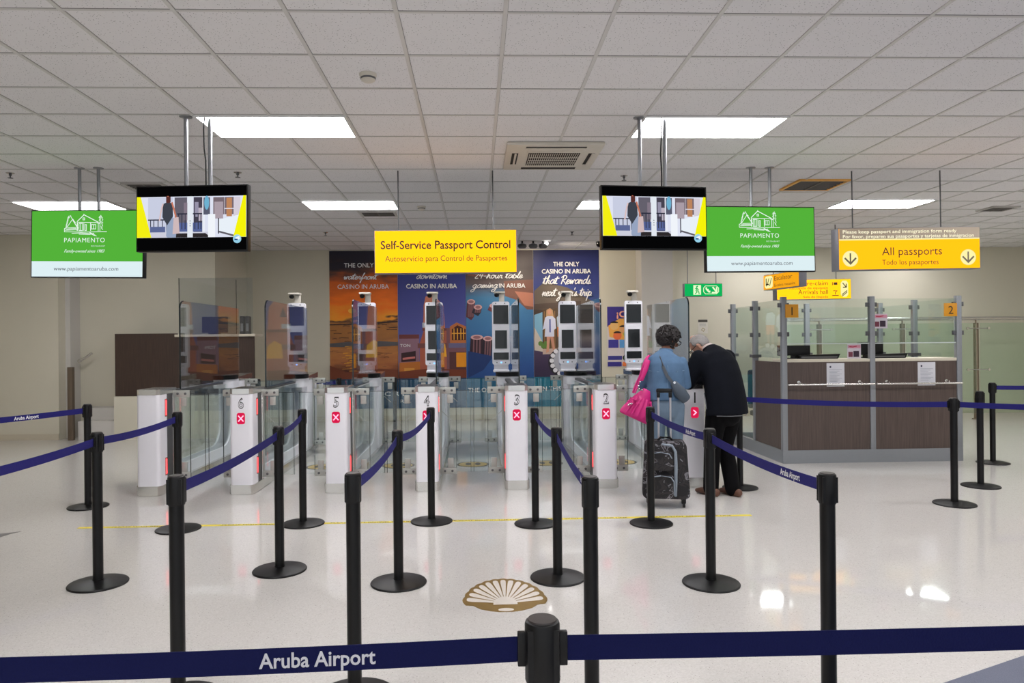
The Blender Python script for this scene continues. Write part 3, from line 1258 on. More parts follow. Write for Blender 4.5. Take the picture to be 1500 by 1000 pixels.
def flap_block(s, y):
    def fn(m):
        m.box(min(s * .20, s * .262), max(s * .20, s * .262), y - .010, y + .010, .885, .975, bev=.004)
        m.box(min(s * .20, s * .262), max(s * .20, s * .262), y - .010, y + .010, .185, .29, bev=.004)
        m.tube([(s * .135, y, .80), (s * .245, y - .004, .70)], .003, 6)
        m.box(min(s * .12, s * .138), max(s * .12, s * .138), y - .01, y + .01, .13, 1.05)
    return fn


GN = ['1', '2', '3', '4', '5', '6', None]
GXS = [2.285, 1.350, .417, -.515, -1.445, -2.410, -3.348]
GLAB = {None: 'leftmost white passport gate column, without any number on it',
        '6': 'white passport gate column numbered 6', '5': 'white passport gate column numbered 5',
        '4': 'white passport gate column numbered 4, its red cross half hidden by a post',
        '3': 'white passport gate column numbered 3', '2': 'white passport gate column numbered 2, left of the pink handbag',
        '1': 'white passport gate column behind the two people, with a red arrow light'}
for gi, (num, gx) in enumerate(zip(GN, GXS)):
    g = thing('passport_gate', GLAB[num], 'gate', (gx, GATE_Y, 0), group='self-service passport gates')
    part('front_housing', 'gfront', g_front, WHITE, g)
    part('plinth', 'gplinth', g_plinth, STEEL, g)
    part('cap', 'gcap', g_cap, STEEL, g)
    part('top_rail', 'gtop', g_top, DARKMETAL, g)
    part('side_strip', 'gside', g_side, DARKMETAL, g)
    part('edge_strip', 'gchrome', g_chrome, STEEL, g)
    part('side_frame', 'grail', g_rail, WHITE, g)
    part('side_pane', 'gpane', g_pane, GLASS, g, smooth=0)
    part('rear_column', 'grear', g_rear, WHITE, g)
    part('rear_cap', 'grearcap', g_rearcap, STEEL, g)
    rd = part('passport_reader', 'greader', g_readerbody, WHITE, g)
    part('reader_lid', 'gread', g_reader, BLACK, rd)
    tgx = .068 if num != '1' else .14
    tg = part('tall_screen', 'gtall', g_tall, TALLGLASS, g, loc=(tgx, 0, 0), smooth=0)
    part('screen_edge', 'gtalle', g_talledge, GLASSEDGE, tg)
    for s in (-1, 1):
        for z0 in (.20, .81):
            bed = part('light_bed', 'gbed%d%.1f' % (s, z0), g_ledbed(s, z0), pm('dark red lens', rgb(150, 60, 60), .3, var=.05), g)
            part('light_strip', 'gled%d%.1f' % (s, z0), g_led(s, z0), RED_E, bed)
    sides = (-1, 1)
    if num is None:
        sides = (1,)
    for s in sides:
        for y, kk in ((.34, 'f'), (2.72, 'r')):
            key = '%s%d' % (kk, s)
            fl_ = part('flap', 'flap' + key, flap_glass(s, y), GLASS, g, smooth=0)
            part('flap_edge', 'flape' + key, flap_edge(s, y), GLASSEDGE, fl_)
            part('top_clamp', 'flapt' + key, flap_plate(s, y, .985, 1.055), PLATE, fl_)
            part('bottom_clamp', 'flapb' + key, flap_plate(s, y, .12, .185), PLATE, fl_)
            part('studs', 'flapst' + key, flap_studs(s, y, 1.02), DARKMETAL, fl_)
            part('studs', 'flapsb' + key, flap_studs(s, y, .152), DARKMETAL, fl_)
            part('hinge_block', 'flapk' + key, flap_block(s, y), PLATE, fl_)
    if num:
        a = Art(y=-.0008)
        a.poly(REDBOX, [(x, z + .78) for x, z in rrect(.042, .058, .022)])
        if num != '1':
            a.line(REDX, [(-.024, .753), (.024, .807)], .0115)
            a.line(REDX, [(-.024, .807), (.024, .753)], .0115)
        else:
            a.line(REDX, [(-.012, .755), (.016, .78), (-.012, .805)], .0115)
        a.build('status_light', g)
        Text().add(num, .002, .885, .105, .058 if num != '1' else .016, bold=.03, shear=.1 if num in '53' else 0).build('numeral', GLYPH, g, y=-.0012)
        if num != '1':
            Text().add(num, .002, .8885, .093, .050, bold=-.018, shear=.1 if num in '53' else 0).build('numeral_fill', WHITE, g, y=-.0020)


# ------------------------------------------------------------------ face scanning towers on the rear of six gates
def k_panel(m):
    pts = rrect(.122, .44, .03)
    m.prism([(x, z + 1.645) for x, z in pts], 'y', -.035, .035)
    m.box(-.10, .10, -.02, .03, 1.12, 1.24, bev=.01)
    m.box(-.11, .11, -.05, .06, 1.10, 1.135, bev=.006)


def k_cam(m):
    m.box(-.022, .052, -.015, .025, 2.06, 2.20, bev=.004)
    m.box(-.095, .06, -.08, .03, 2.20, 2.225, bev=.004)


def k_camhead(m):
    m.lathe([(.008, 0), (.034, -.012), (.034, -.035), (.02, -.052), (.004, -.056)], (-.055, -.05, 2.20), n=18)


KLAB = {'1': 'face scanning tower behind the pink handbag, nearest the people', '2': 'face scanning tower over gate 2, in front of the couple poster',
        '3': 'face scanning tower over gate 3, in front of the blue table poster', '4': 'face scanning tower over gate 4, in front of the clock tower poster',
        '5': 'face scanning tower over gate 5, in front of the sunset poster', '6': 'face scanning tower over gate 6, in front of the bare cream wall'}
for num, gx in zip(GN[:6], GXS[:6]):
    k = thing('face_scanner', KLAB[num], 'scanner', (gx - .065, GATE_Y + 2.60, 0.012), group='face scanning towers')
    part('panel', 'kpanel', k_panel, WHITE, k)
    for nm, z0, z1, w2 in (('upper_screen', 1.775, 2.035, .105), ('middle_screen', 1.43, 1.685, .083), ('lower_screen', 1.275, 1.375, .105)):
        part(nm, 'k' + nm, lambda m, z0=z0, z1=z1, w2=w2: m.box(-w2, w2, -.038, -.034, z0, z1), GLOSSBLACK, k, smooth=0)
    part('indicator', 'kind', lambda m: m.lathe([(.011, -.0345), (.009, -.039)], (.0, 0, 1.235), n=14, axis='y'), BLUE_E, k)
    part('buttons', 'kbut', lambda m: [m.lathe([(.009, -.0345), (.007, -.038)], (x, 0, z), n=12, axis='y') for x, z in ((-.06, 1.235), (.06, 1.235), (-.07, 2.06), (.055, 2.06))], DARKMETAL, k)
    br = part('camera_bracket', 'kcam', k_cam, ACW, k)
    part('camera_head', 'kcamh', k_camhead, BLACK, br)

# ================================================================== STANCHIONS
SPROFILE = [(.178, 0), (.180, .006), (.176, .012), (.150, .018), (.060, .026), (.034, .030), (.034, .035)]


def s_base(m):
    m.lathe(SPROFILE, n=48)


def s_post(m):
    m.lathe([(.031, .03), (.031, .87)], n=24)


def s_head(m):
    m.lathe([(.034, .855), (.036, .860), (.036, .972), (.034, .978), (.030, .980)], n=28)
    for k in range(4):
        an = R(45 + 90 * k)
        c = Vector((math.cos(an) * .036, math.sin(an) * .036, 0))
        s = Vector((-math.sin(an), math.cos(an), 0)) * .012
        m.obox(c + Vector((0, 0, .862)), c + Vector((0, 0, .968)), .012, .008)


def s_cap(m):
    m.lathe([(.030, .980), (.029, .983), (.001, .9835)], n=28)


POS = {}


def stanchion(key, x, y, label, hx=.036):
    t = thing('queue_post', label, 'queue post', (x, y, 0), group='black belt barrier posts')
    part('base', 'sbase', s_base, BLACK, t)
    part('post', 'spost', s_post, POSTBLACK, t)
    hd = part('head', 'shead', s_head, BLACK, t)
    part('cap', 'scap', s_cap, pm('dull brown black cap', rgb(46, 40, 39), 0.5, var=.1), hd)
    POS[key] = (Vector((x, y, 0)), t)
    return t


BPATH = {}


def belt(k0, k1, sag=.02, text=None, tu=.5, mat=None, tsize=.030, twid=.21, inkm=None):
    p0, t = POS[k0]
    p1, _ = POS[k1]
    d = (p1 - p0).normalized()
    a = d * .040
    b = (p1 - p0) - d * .040
    n = 14
    m = M()
    side = Vector((-d.y, d.x, 0))
    th = .0012
    prev = None
    verts, faces = [], []
    for i in range(n + 1):
        u = i / n
        p = a.lerp(b, u)
        z = .922 - sag * 4 * u * (1 - u)
        for sx, zz in ((1, .0255), (-1, .0255), (-1, -.0255), (1, -.0255)):
            verts.append((p.x + side.x * th * sx, p.y + side.y * th * sx, z + zz))
        if i:
            o = (i - 1) * 4
            for q in range(4):
                faces.append((o + q, o + (q + 1) % 4, o + 4 + (q + 1) % 4, o + 4 + q))
    faces += [(0, 1, 2, 3), (n * 4, n * 4 + 1, n * 4 + 2, n * 4 + 3)]
    m._add(verts, faces)
    bo = m.build('belt', mat or BELT, t)
    for q_, w_ in ((b, .020), (a, .014)):
        M().obox(q_ + Vector((0, 0, .888)), q_ + Vector((0, 0, .957)), .022, w_, bev=.002).build('belt_end', BLACK, bo)
    if text:
        sgn = 1 if side.dot(Vector((0, -.5, 0)) - (p0 + a.lerp(b, tu))) > 0 else -1      # the side that looks into the waiting hall
        me = font_mesh(text, 0, .018)
        xs_ = [v.co.x for v in me.vertices]
        x0, x1 = min(xs_), max(xs_)
        run = (b - a).length
        nrm = side * sgn
        dirn = d if d.cross(Vector((0, 0, 1))).dot(nrm) > 0 else -d
        fwd = dirn.dot(d) > 0
        uc = tu
        vs = []
        for v in me.vertices:
            s_ = ((v.co.x - (x0 + x1) / 2) / (x1 - x0)) * twid
            u = uc + (s_ if fwd else -s_) / run
            p = a.lerp(b, u)
            z = .922 - sag * 4 * u * (1 - u)
            q = p + nrm * .0022
            vs.append((q.x, q.y, z + v.co.y * tsize / .7 - tsize * .45))
        mm = M()
        mm._add(vs, [tuple(p.vertices) for p in me.polygons])
        bpy.data.meshes.remove(me)
        mm.build('lettering', inkm or INKWHITE, bo, smooth=0)


NEAR = 'foreground black post at the bottom centre carrying the long navy belt, only its top showing'
stanchion('M', .13, 1.46, NEAR)
stanchion('F', -1.30, 3.15, 'tall black post at lower left whose belt rises right toward gate 5')
stanchion('G', -.54, 3.14, 'black post left of centre in the front row, its sagging belt rising right')
stanchion('L', .47, 2.97, 'black post right of centre in the front row, behind the nearest post')
stanchion('P', 1.47, 2.96, 'black post at lower right crossing the near belt on the right')
stanchion('A', -2.46, 4.74, 'black post at far left middle row with its round base fully clear')
stanchion('E', -1.35, 4.94, 'black middle row post in front of gate 5, left of centre')
stanchion('H', -.51, 4.63, 'black middle row post between gates 5 and 4 with a glossy base')
stanchion('K', .52, 4.66, 'black middle row post whose base covers the right end of the shell')
stanchion('O', 1.475, 4.49, 'black middle row post in front of the man in the dark jacket')
stanchion('B', -3.72, 7.0, 'leftmost black post standing farther back by the left wall')
stanchion('C', -2.50, 6.09, 'black post in the back row, just right of the unnumbered gate column')
stanchion('D', -1.49, 6.19, 'black post in the back row, between gates 6 and 5')
stanchion('I', -.395, 6.19, 'black post in the back row, directly in front of gate 4')
stanchion('J', .49, 6.04, 'black post in the back row, just right of gate 3')
stanchion('N', 1.46, 5.98, 'black post in the back row, in front of the printed suitcase')
stanchion('T', 2.73, 7.35, 'black post hidden behind the legs of the man, its base showing')
stanchion('Q', 4.41, 6.47, 'black post in front of the right end of the passport booth')
stanchion('R', 5.20, 7.22, 'black post right of the booth, second of three from the front')
stanchion('S', 6.30, 8.53, 'black post at far right, rearmost of the three by the glass railing')
stanchion('U1', -2.575, 11.5, 'distant black post behind gate 5, left one of the pair with a belt')
stanchion('U2', -2.18, 11.5, 'distant black post behind gate 5, right one of the pair with a belt')
stanchion('U3', -1.30, 11.5, 'distant black post between gates 5 and 4, in front of the posters')
stanchion('U4', -3.455, 11.5, 'distant black post by the left counter, behind gate 6')
OFF = 'black belt post standing outside the picture, '
stanchion('MM1', -1.75, 1.44, OFF + 'left end of the near belt')
stanchion('MM2', 2.05, 1.47, OFF + 'right end of the near belt')
stanchion('AA', -2.46, 3.10, OFF + 'left of the front row')
stanchion('BB', -4.65, 5.30, OFF + 'by the left wall')
stanchion('QQ', 6.20, 5.95, OFF + 'right of the booth')
stanchion('SS', 8.10, 8.50, OFF + 'beside the glass railing')
belt('M', 'MM1', .012, 'Aruba Airport', .23, BELTNAVY, .030, .232, INKGREY)
belt('M', 'MM2', .006, mat=BELTNAVY)
belt('F', 'E', .02)
belt('E', 'D', .02)
belt('G', 'H', .03)
belt('H', 'I', .04)
belt('L', 'K', .02, 'Aruba Airport', .12)
belt('K', 'J', .03)
belt('P', 'O', .02, 'Aruba Airport', .22)
belt('O', 'N', .02, 'Aruba Airport', .25)
belt('C', 'A', .02)
belt('A', 'AA', .02)
belt('B', 'BB', .015, 'Aruba Airport', .28)
belt('Q', 'T', .02)
belt('Q', 'QQ', .02)
belt('S', 'SS', .01)
belt('U1', 'U2', .02)

# ================================================================== FLOOR MARKS
mb = M().box(-3.38, 2.40, 6.175, 6.225, 0.0005, 0.0016)
tape = tag(mb.build('floor_tape', pm('yellow floor tape', rgb(226, 206, 60), 0.5, var=0.06), smooth=0), 'long yellow waiting line of tape across the floor before the gates', 'tape')
tt = M()
me = font_mesh('PLEASE WAIT BEHIND THE LINE', 0, .01)
xs_ = [v.co.x for v in me.vertices]
for k in range(6):
    sx = .72 / (max(xs_) - min(xs_))
    tt._add([(-3.1 + k * .92 + v.co.x * sx, 6.188 + v.co.y * .036, .0021) for v in me.vertices], [tuple(p.vertices) for p in me.polygons])
tt.build('lettering', INKBLACK, tape, smooth=0)

# scallop shell set into the floor
BRASS = pm('brass inlay', rgb(150, 122, 66), 0.35, 0.5, var=0.12)
INLAY = pm('white inlay', rgb(222, 214, 204), 0.2, var=0.03)
shell = thing('floor_shell', 'brass and white scallop shell set into the floor at the centre', 'floor inlay', (.16, 4.26, 0))
outl = []
NF = 13
for k in range(NF * 8 + 1):
    an = R(2 + 176 * k / (NF * 8))
    sc_ = 1 + .030 * abs(math.sin(math.pi * k / 8))
    outl.append((.25 * sc_ * math.cos(an), -.02 + .42 * sc_ * math.sin(an)))
outl += [(-.235, -.05), (-.19, -.06), (-.15, -.115), (-.09, -.15), (-.04, -.165), (.04, -.165), (.09, -.15), (.15, -.115), (.19, -.06), (.235, -.05)]
M().prism(outl, 'z', .0004, .0012).build('shell_body', BRASS, shell, smooth=0)
ribs = M()
for k in range(NF):
    c = 4 + 172 * (k + .5) / NF
    dl = 172 / NF * .37
    ring = [(.22, 1.0), (.80, 1.0), (.89, .85), (.93, .4)]
    pts = [(rr, c - dl * w_) for rr, w_ in ring] + [(rr, c + dl * w_) for rr, w_ in ring[::-1]]
    ribs.prism([(.25 * r_ * math.cos(R(a_)), -.03 + .44 * r_ * math.sin(R(a_))) for r_, a_ in pts], 'z', .0012, .0018)
ribs.prism([(.072 * math.cos(R(18 * k)), -.05 + .13 * math.sin(R(18 * k))) for k in range(11)], 'z', .0012, .0019)
ribs.prism([(.045 * math.cos(R(18 * k)), -.132 + .024 * math.sin(R(18 * k))) for k in range(20)], 'z', .0012, .0019)
ribs.build('ribs', INLAY, shell, smooth=0)

OVL = pm('gold sticker', rgb(176, 150, 92), 0.5, var=0.1)
OVD = pm('dark sticker print', rgb(52, 44, 32), 0.5, var=0.1)
for i, (x, nm) in enumerate(zip([1.82, .885, -.05, -.985, -1.93, -2.87], ['between gates 2 and 1', 'between gates 3 and 2', 'between gates 4 and 3', 'between gates 5 and 4', 'between gates 6 and 5', 'left of gate 6'])):
    t = thing('floor_sticker', 'round gold footprint sticker on the floor ' + nm, 'sticker', (x, 9.03, 0), group='footprint stickers in the lanes')
    part('disc', 'stdisc', lambda m: m.lathe([(.205, .0004), (.205, .0012)], n=32), OVD, t, smooth=0)

    def feet(m):
        m.lathe([(.178, .0013), (.178, .0016)], n=32)

    def prints(m):
        for s in (-1, 1):
            m.prism([(s * .06 + .035 * math.cos(R(30 * k)), .02 + .10 * math.sin(R(30 * k))) for k in range(12)], 'z', .0017, .002)
    part('field', 'stfeet', feet, OVL, t, smooth=0)
    part('footprints', 'stprints', prints, OVD, t, smooth=0)
a_ = M().prism([(-3.98, 6.03), (-3.80, 6.12), (-3.84, 6.04), (-3.86, 5.93)], 'z', .0005, .0015)
tag(a_.build('floor_arrow', pm('grey floor sticker', rgb(110, 106, 104), .6), smooth=0), 'grey arrow point sticker on the floor at the left picture edge', 'sticker')

# ------------------------------------------------------------------ brush handwriting, one stroke list per letter
SCRIPT = {
    'a': ([[(.78, .82), (.45, 1), (.08, .55), (.25, .02), (.62, .35), (.82, .95), (.74, .25), (.95, .05)]], .92),
    'b': ([[(0, .3), (.45, 1.8), (.35, 2.0), (.2, 1.4), (.12, .25), (.4, 0), (.68, .4), (.5, .75), (.8, .6)]], .8),
    'd': ([[(.7, .85), (.4, 1), (.05, .5), (.25, 0), (.6, .35), (1.0, 2.0), (.76, .3), (1.0, .05)]], 1.0),
    'e': ([[(0, .35), (.5, .6), (.5, .95), (.2, .9), (.08, .4), (.3, 0), (.75, .3)]], .74),
    'f': ([[(0, .2), (.55, 1.7), (.62, 2.0), (.42, 1.7), (.1, -.9), (.0, -.7), (.45, .3), (.8, .45)]], .75),
    'g': ([[(.72, .85), (.4, 1), (.05, .55), (.25, .05), (.6, .4), (.75, .9), (.45, -.8), (.0, -1.2), (-.1, -.7), (.9, .1)]], .9),
    'h': ([[(0, .1), (.5, 1.7), (.45, 2.0), (.28, 1.4), (.12, 0), (.4, .8), (.62, .85), (.6, .2), (.85, .05)]], .85),
    'i': ([[(0, .3), (.25, .9), (.2, .2), (.45, .05)], [(.35, 1.35), (.40, 1.42)]], .45),
    'l': ([[(0, .2), (.45, 1.6), (.42, 2.0), (.25, 1.4), (.2, .15), (.5, .1)]], .48),
    'm': ([[(0, .2), (.2, .95), (.12, 0), (.4, .85), (.52, .8), (.45, 0), (.75, .85), (.9, .75), (.82, .15), (1.1, .05)]], 1.08),
    'n': ([[(0, .3), (.2, .95), (.12, 0), (.45, .85), (.62, .8), (.55, .15), (.8, .05)]], .8),
    'o': ([[(.5, .95), (.15, .8), (.08, .25), (.4, 0), (.68, .5), (.5, .95), (.9, .7)]], .82),
    'p': ([[(0, .3), (.25, 1.0), (-.1, -1.2), (.2, .5), (.55, .95), (.75, .5), (.4, .05), (.2, .2), (.85, .1)]], .85),
    'r': ([[(0, .2), (.15, .95), (.2, .75), (.5, .85), (.42, .15), (.7, .05)]], .68),
    's': ([[(0, .1), (.35, .95), (.3, .6), (.5, .25), (.2, 0), (.0, .2), (.7, .1)]], .6),
    't': ([[(0, .2), (.4, 1.75), (.22, .2), (.55, .1)], [(-.05, 1.2), (.3, 1.3), (.75, 1.35)]], .58),
    'u': ([[(0, .4), (.15, .9), (.12, .15), (.45, .1), (.68, .9), (.6, .15), (.9, .05)]], .88),
    'w': ([[(0, .5), (.12, .95), (.15, .05), (.45, .8), (.5, .05), (.8, .95), (1.0, .8)]], .98),
    'x': ([[(.0, .85), (.25, .9), (.5, .05), (.75, .1)], [(.7, .95), (.05, .0)]], .78),
    'y': ([[(0, .5), (.12, .95), (.2, .25), (.45, .3), (.72, .95), (.35, -.9), (-.1, -1.1), (.1, -.5), (.9, .2)]], .9),
    'R': ([[(.25, 0), (.5, 1.9)], [(.1, 1.5), (.6, 2.0), (1.1, 1.7), (.9, 1.1), (.4, .9), (.8, .5), (1.2, -.1)]], 1.2),
    '2': ([[(.05, 1.3), (.4, 1.7), (.65, 1.3), (.1, .1), (.7, .05)]], .85),
    '4': ([[(.45, 1.7), (.05, .8), (.75, .8)], [(.65, 1.6), (.45, 0)]], .85),
    '-': ([[(.1, .65), (.55, .7)]], .65),
    "'": ([[(.2, 1.9), (.1, 1.5)]], .25),
    ' ': ([], .55),
}


def smooth_pts(p, n=5):
    if len(p) < 3:
        return p
    out = []
    for i in range(len(p) - 1):
        a_, b_, c_, d_ = p[max(i - 1, 0)], p[i], p[i + 1], p[min(i + 2, len(p) - 1)]
        for k in range(n):
            t_ = k / n
            out.append(tuple(.5 * (2 * b_[q] + (c_[q] - a_[q]) * t_ + (2 * a_[q] - 5 * b_[q] + 4 * c_[q] - d_[q]) * t_ ** 2
                                   + (3 * b_[q] - a_[q] - 3 * c_[q] + d_[q]) * t_ ** 3) for q in (0, 1)))
    return out + [p[-1]]


def script(parent, s, x, z, width, xh, y, wd=.016, slant=.18):
    """one handwritten line centred on x with its base line at z"""
    adv, strokes = 0.0, []
    for ch in s:
        st_, w_ = SCRIPT[ch]
        for p in st_:
            strokes.append([(adv + px + slant * pz, pz) for px, pz in smooth_pts(p)])
        adv += w_
    kx = width / adv
    a = Art(y=y, step=.00002)
    for p in strokes:
        a.line(INKWHITE, [(x - width / 2 + px * kx, z + pz * xh) for px, pz in p], wd)
    return a.build('handwriting', parent)


# ================================================================== POSTERS ON THE BACK WALL
PZ0, PZ1 = .24, 3.345
PX = [-2.865, -1.53, -.19, 1.15, 2.465]
ZC = (PZ0 + PZ1) / 2
PY = 14.192


def zpx(y):          # height on the poster of a picture row
    return 1.55 + (497.5 - y) * 14.2 / 1050 - ZC


def xpx(x, i):
    return (x - (483 + 98.75 * (i + .5))) * 14.2 / 1050


PWD = 1.325


def poster(i, label, bg, band):
    t = thing('wall_poster', label, 'poster', ((PX[i] + PX[i + 1]) / 2, PY, ZC), group='tall posters on the back wall')
    hw, hh = (PX[i + 1] - PX[i]) / 2 - .002, (PZ1 - PZ0) / 2
    M().box(-hw, hw, 0, .006, -hh, hh).build('sheet', bg, t, smooth=0)
    return t, hw, hh


def clean(a, hw):
    """shapes end at the sheet's sides"""
    for v in a.bm.verts:
        v.co.x = max(-hw, min(hw, v.co.x))
    return a


# sunset
bg = mat_print('sunset print', [(0, rgb(70, 40, 34)), (.20, rgb(88, 46, 36)), (.27, rgb(172, 104, 62)), (.35, rgb(190, 124, 66)), (.44, rgb(158, 104, 58)),
                                (.52, rgb(176, 116, 56)), (.555, rgb(90, 60, 44)), (.575, rgb(250, 160, 40)), (.68, rgb(252, 120, 14)), (.80, rgb(214, 98, 24)),
                                (.87, rgb(96, 60, 50)), (.93, rgb(44, 36, 48)), (1, rgb(40, 36, 52))], .26, 1.9, (1, 1, 3.2))
t, hw, hh = poster(0, 'leftmost wall poster, an orange sunset over the sea', bg, None)
a = Art(y=-.0004, step=.0003)
zb = zpx(551)
random.seed(3)
for k in range(26):
    x, z = random.uniform(-hw, hw * .8), random.uniform(zpx(525), zpx(472))
    a.line(ink((70, 44, 34)), [(x, z), (x + .05, z + .006), (x + random.uniform(.08, .2), z)], .012)
a.line(ink((52, 40, 36)), [(-hw, zpx(472)), (0, zpx(471)), (hw, zpx(468))], .022)
a.poly(ink((92, 88, 90)), [(-hw, zpx(499)), (-.3, zpx(497)), (0, zpx(500)), (.3, zpx(496)), (hw, zpx(498)), (hw, zpx(503)), (.1, zpx(505)), (-hw, zpx(504))])
for k in range(34):
    z = random.uniform(zpx(541), zpx(503))
    x = -.25 + random.gauss(0, .07)
    a.line(ink((232, 166, 58) if k % 3 else (206, 138, 60)), [(x - random.uniform(.03, .08), z), (x + random.uniform(.03, .08), z + .004)], .012)
for k in range(30):
    z = random.uniform(zpx(534), zpx(504))
    x = random.uniform(-hw, hw * .85)
    a.line(ink((142, 92, 62)), [(x, z), (x + random.uniform(.05, .14), z + random.uniform(-.005, .005))], .010)
a.poly(ink((120, 62, 40)), [(-hw, zpx(531)), (-.35, zpx(541)), (-.1, zpx(540)), (.25, zpx(536)), (hw, zpx(538)), (hw, zb), (-hw, zb)])
a.disc(ink((255, 190, 70)), -.22, zpx(452), .08, .05)
a.rect(ink((26, 62, 92)), -hw, hw, -hh, zb)
clean(a, hw).build('picture', t)
tx = Text()
tx.add('THE ONLY', -.08, zpx(389), .085, .58, bold=.01)
script(t, 'waterfront', -.06, zpx(406.5), .64, .062, -.034, .014)
tx.add('CASINO IN ARUBA', 0, zpx(420), .085, 1.0, bold=.005)
tx.build('lettering', INKWHITE, t, y=-.034)

# clock tower at dusk
bg = mat_print('dusk print', [(0, rgb(60, 40, 40)), (.20, rgb(70, 44, 40)), (.3, rgb(118, 104, 150)), (.5, rgb(86, 92, 166)), (.75, rgb(66, 72, 148)), (1, rgb(40, 46, 104))], .02, 2)
t, hw, hh = poster(1, 'second wall poster from the left, a pink clock tower at dusk', bg, None)
a = Art(y=-.0004, step=.0003)


def Q(pts, c):
    a.poly(ink(c), [(xpx(x, 1), zpx(y)) for x, y in pts])


Q([(583, 489), (612, 489), (612, 551), (583, 551)], (150, 112, 128))
Q([(583, 487), (612, 487), (612, 493), (583, 493)], (120, 62, 60))
Q([(586, 514), (607, 511), (607, 526), (586, 527)], (54, 30, 34))
Q([(588, 521), (606, 519), (606, 522), (588, 524)], (214, 126, 120))
Q([(583, 528), (625, 526), (640, 551), (583, 551)], (196, 116, 48))
Q([(590, 536), (605, 536), (605, 549), (590, 549)], (226, 160, 70))
Q([(613, 551), (613, 500), (620, 478), (652, 478), (660, 500), (660, 551)], (178, 96, 72))
Q([(610, 500), (660, 500), (660, 507), (610, 507)], (122, 74, 70))
Q([(617, 478), (652, 478), (652, 482), (617, 482)], (120, 66, 58))
Q([(618, 478), (619, 445), (622, 432), (632, 428), (640, 436), (648, 446), (650, 478)], (206, 128, 104))
Q([(622, 460), (628, 446), (632, 460)], (84, 62, 84))
Q([(628, 520), (630, 500), (640, 494), (650, 502), (652, 520)], (240, 176, 44))
Q([(617, 470), (630, 470), (630, 477), (617, 477)], (196, 204, 214))
a.disc(ink((230, 232, 236)), xpx(621.5, 1), zpx(473), .03)
Q([(652, 478), (682, 478), (682, 551), (652, 551)], (126, 84, 92))
Q([(657, 500), (657, 476), (667, 470), (682, 476), (682, 500)], (190, 112, 62))
Q([(660, 496), (660, 480), (668, 474), (680, 480), (680, 496)], (72, 34, 30))
for u in (663, 668, 673, 677):
    a.line(ink((236, 170, 60)), [(xpx(u, 1), zpx(495)), (xpx(u, 1), zpx(479))], .018)
a.line(ink((236, 170, 60)), [(xpx(660, 1), zpx(486)), (xpx(681, 1), zpx(486))], .02)
Q([(655, 500), (682, 500), (682, 507), (655, 507)], (110, 104, 138))
Q([(656, 513), (682, 513), (682, 540), (656, 540)], (88, 52, 52))
Q([(666, 514), (682, 514), (682, 535), (666, 535)], (232, 150, 30))
Q([(583, 541), (625, 537), (682, 539), (682, 551), (583, 551)], (120, 58, 36))
a.rect(ink((24, 70, 106)), -hw, hw, -hh, zb)
clean(a, hw).build('picture', t)
tx = Text()
tx.add('THE ONLY', 0, zpx(389), .085, .58, bold=.01)
script(t, 'downtown', 0, zpx(406), .60, .062, -.034, .014)
tx.add('CASINO IN ARUBA', 0, zpx(420), .085, 1.0, bold=.025)
tx.add('TON', xpx(592, 1), zpx(505), .055, .20, bold=.01)
tx.add('C R E', xpx(573, 1) + .06, zpx(576), .085, .42)
tx.add('R A', xpx(592, 1), zpx(586), .06, .2)
tx.build('lettering', INKWHITE, t, y=-.034)

# gaming table
bg = mat_print('gaming print', [(0, rgb(30, 60, 110)), (.25, rgb(44, 84, 150)), (.5, rgb(62, 116, 168)), (.7, rgb(70, 126, 170)), (.8, rgb(96, 84, 84)), (.9, rgb(58, 46, 48)), (1, rgb(70, 58, 60))], .04, 2)
t, hw, hh = poster(2, 'third wall poster from the left, stacks of chips on a blue table', bg, None)
a = Art(y=-.0004, step=.0003)


def Q(pts, c):
    a.poly(ink(c), [(xpx(x, 2), zpx(y)) for x, y in pts])


def chips(x, y, w_, hgt, c=(70, 40, 50)):
    Q([(x - w_, y), (x - w_ - 3, y + hgt), (x, y + hgt + 5), (x + w_ - 2, y + hgt), (x + w_, y)], c)
    for k in range(3):
        u = x - w_ * .6 + k * w_ * .5
        Q([(u, y + 2), (u - 1.5, y + hgt), (u + 1, y + hgt), (u + 2, y + 2)], (120, 84, 92))
    a.disc(ink((214, 170, 170)), xpx(x, 2), zpx(y), w_ * .01352, .05)
    a.disc(ink((150, 104, 110)), xpx(x, 2), zpx(y), w_ * .0085, .03)


Q([(736, 410), (781, 408), (781, 452), (770, 452), (755, 438), (738, 432)], (124, 84, 72))
Q([(752, 425), (781, 428), (781, 448), (766, 446)], (186, 122, 100))
Q([(683, 378), (720, 372), (730, 395), (700, 404), (683, 402)], (120, 78, 66))
chips(688, 440, 6, 22, (92, 50, 60))
chips(698, 448, 6, 8, (40, 40, 54))
chips(722, 446, 7, 6, (110, 60, 70))
chips(696, 492, 9, 38, (54, 34, 44))
chips(712, 494, 7, 26, (40, 32, 44))
Q([(683, 512), (720, 520), (705, 540), (683, 551)], (34, 58, 112))
a.rect(ink((26, 96, 132)), -hw, hw, -hh, zb)
clean(a, hw).build('picture', t)
tx = Text()
tx.add('THE ONLY', 0, zpx(389), .085, .58, bold=.01)
script(t, '24-hour table', -.02, zpx(406), .95, .065, -.034, .014)
script(t, 'gaming', -.29, zpx(420), .50, .065, -.034, .014)
tx.add('IN ARUBA', .25, zpx(420), .085, .52, bold=.015)
tx.add('THE ONLY', -.34, zpx(572), .085, .60, bold=.012)
tx.build('lettering', INKWHITE, t, y=-.034)

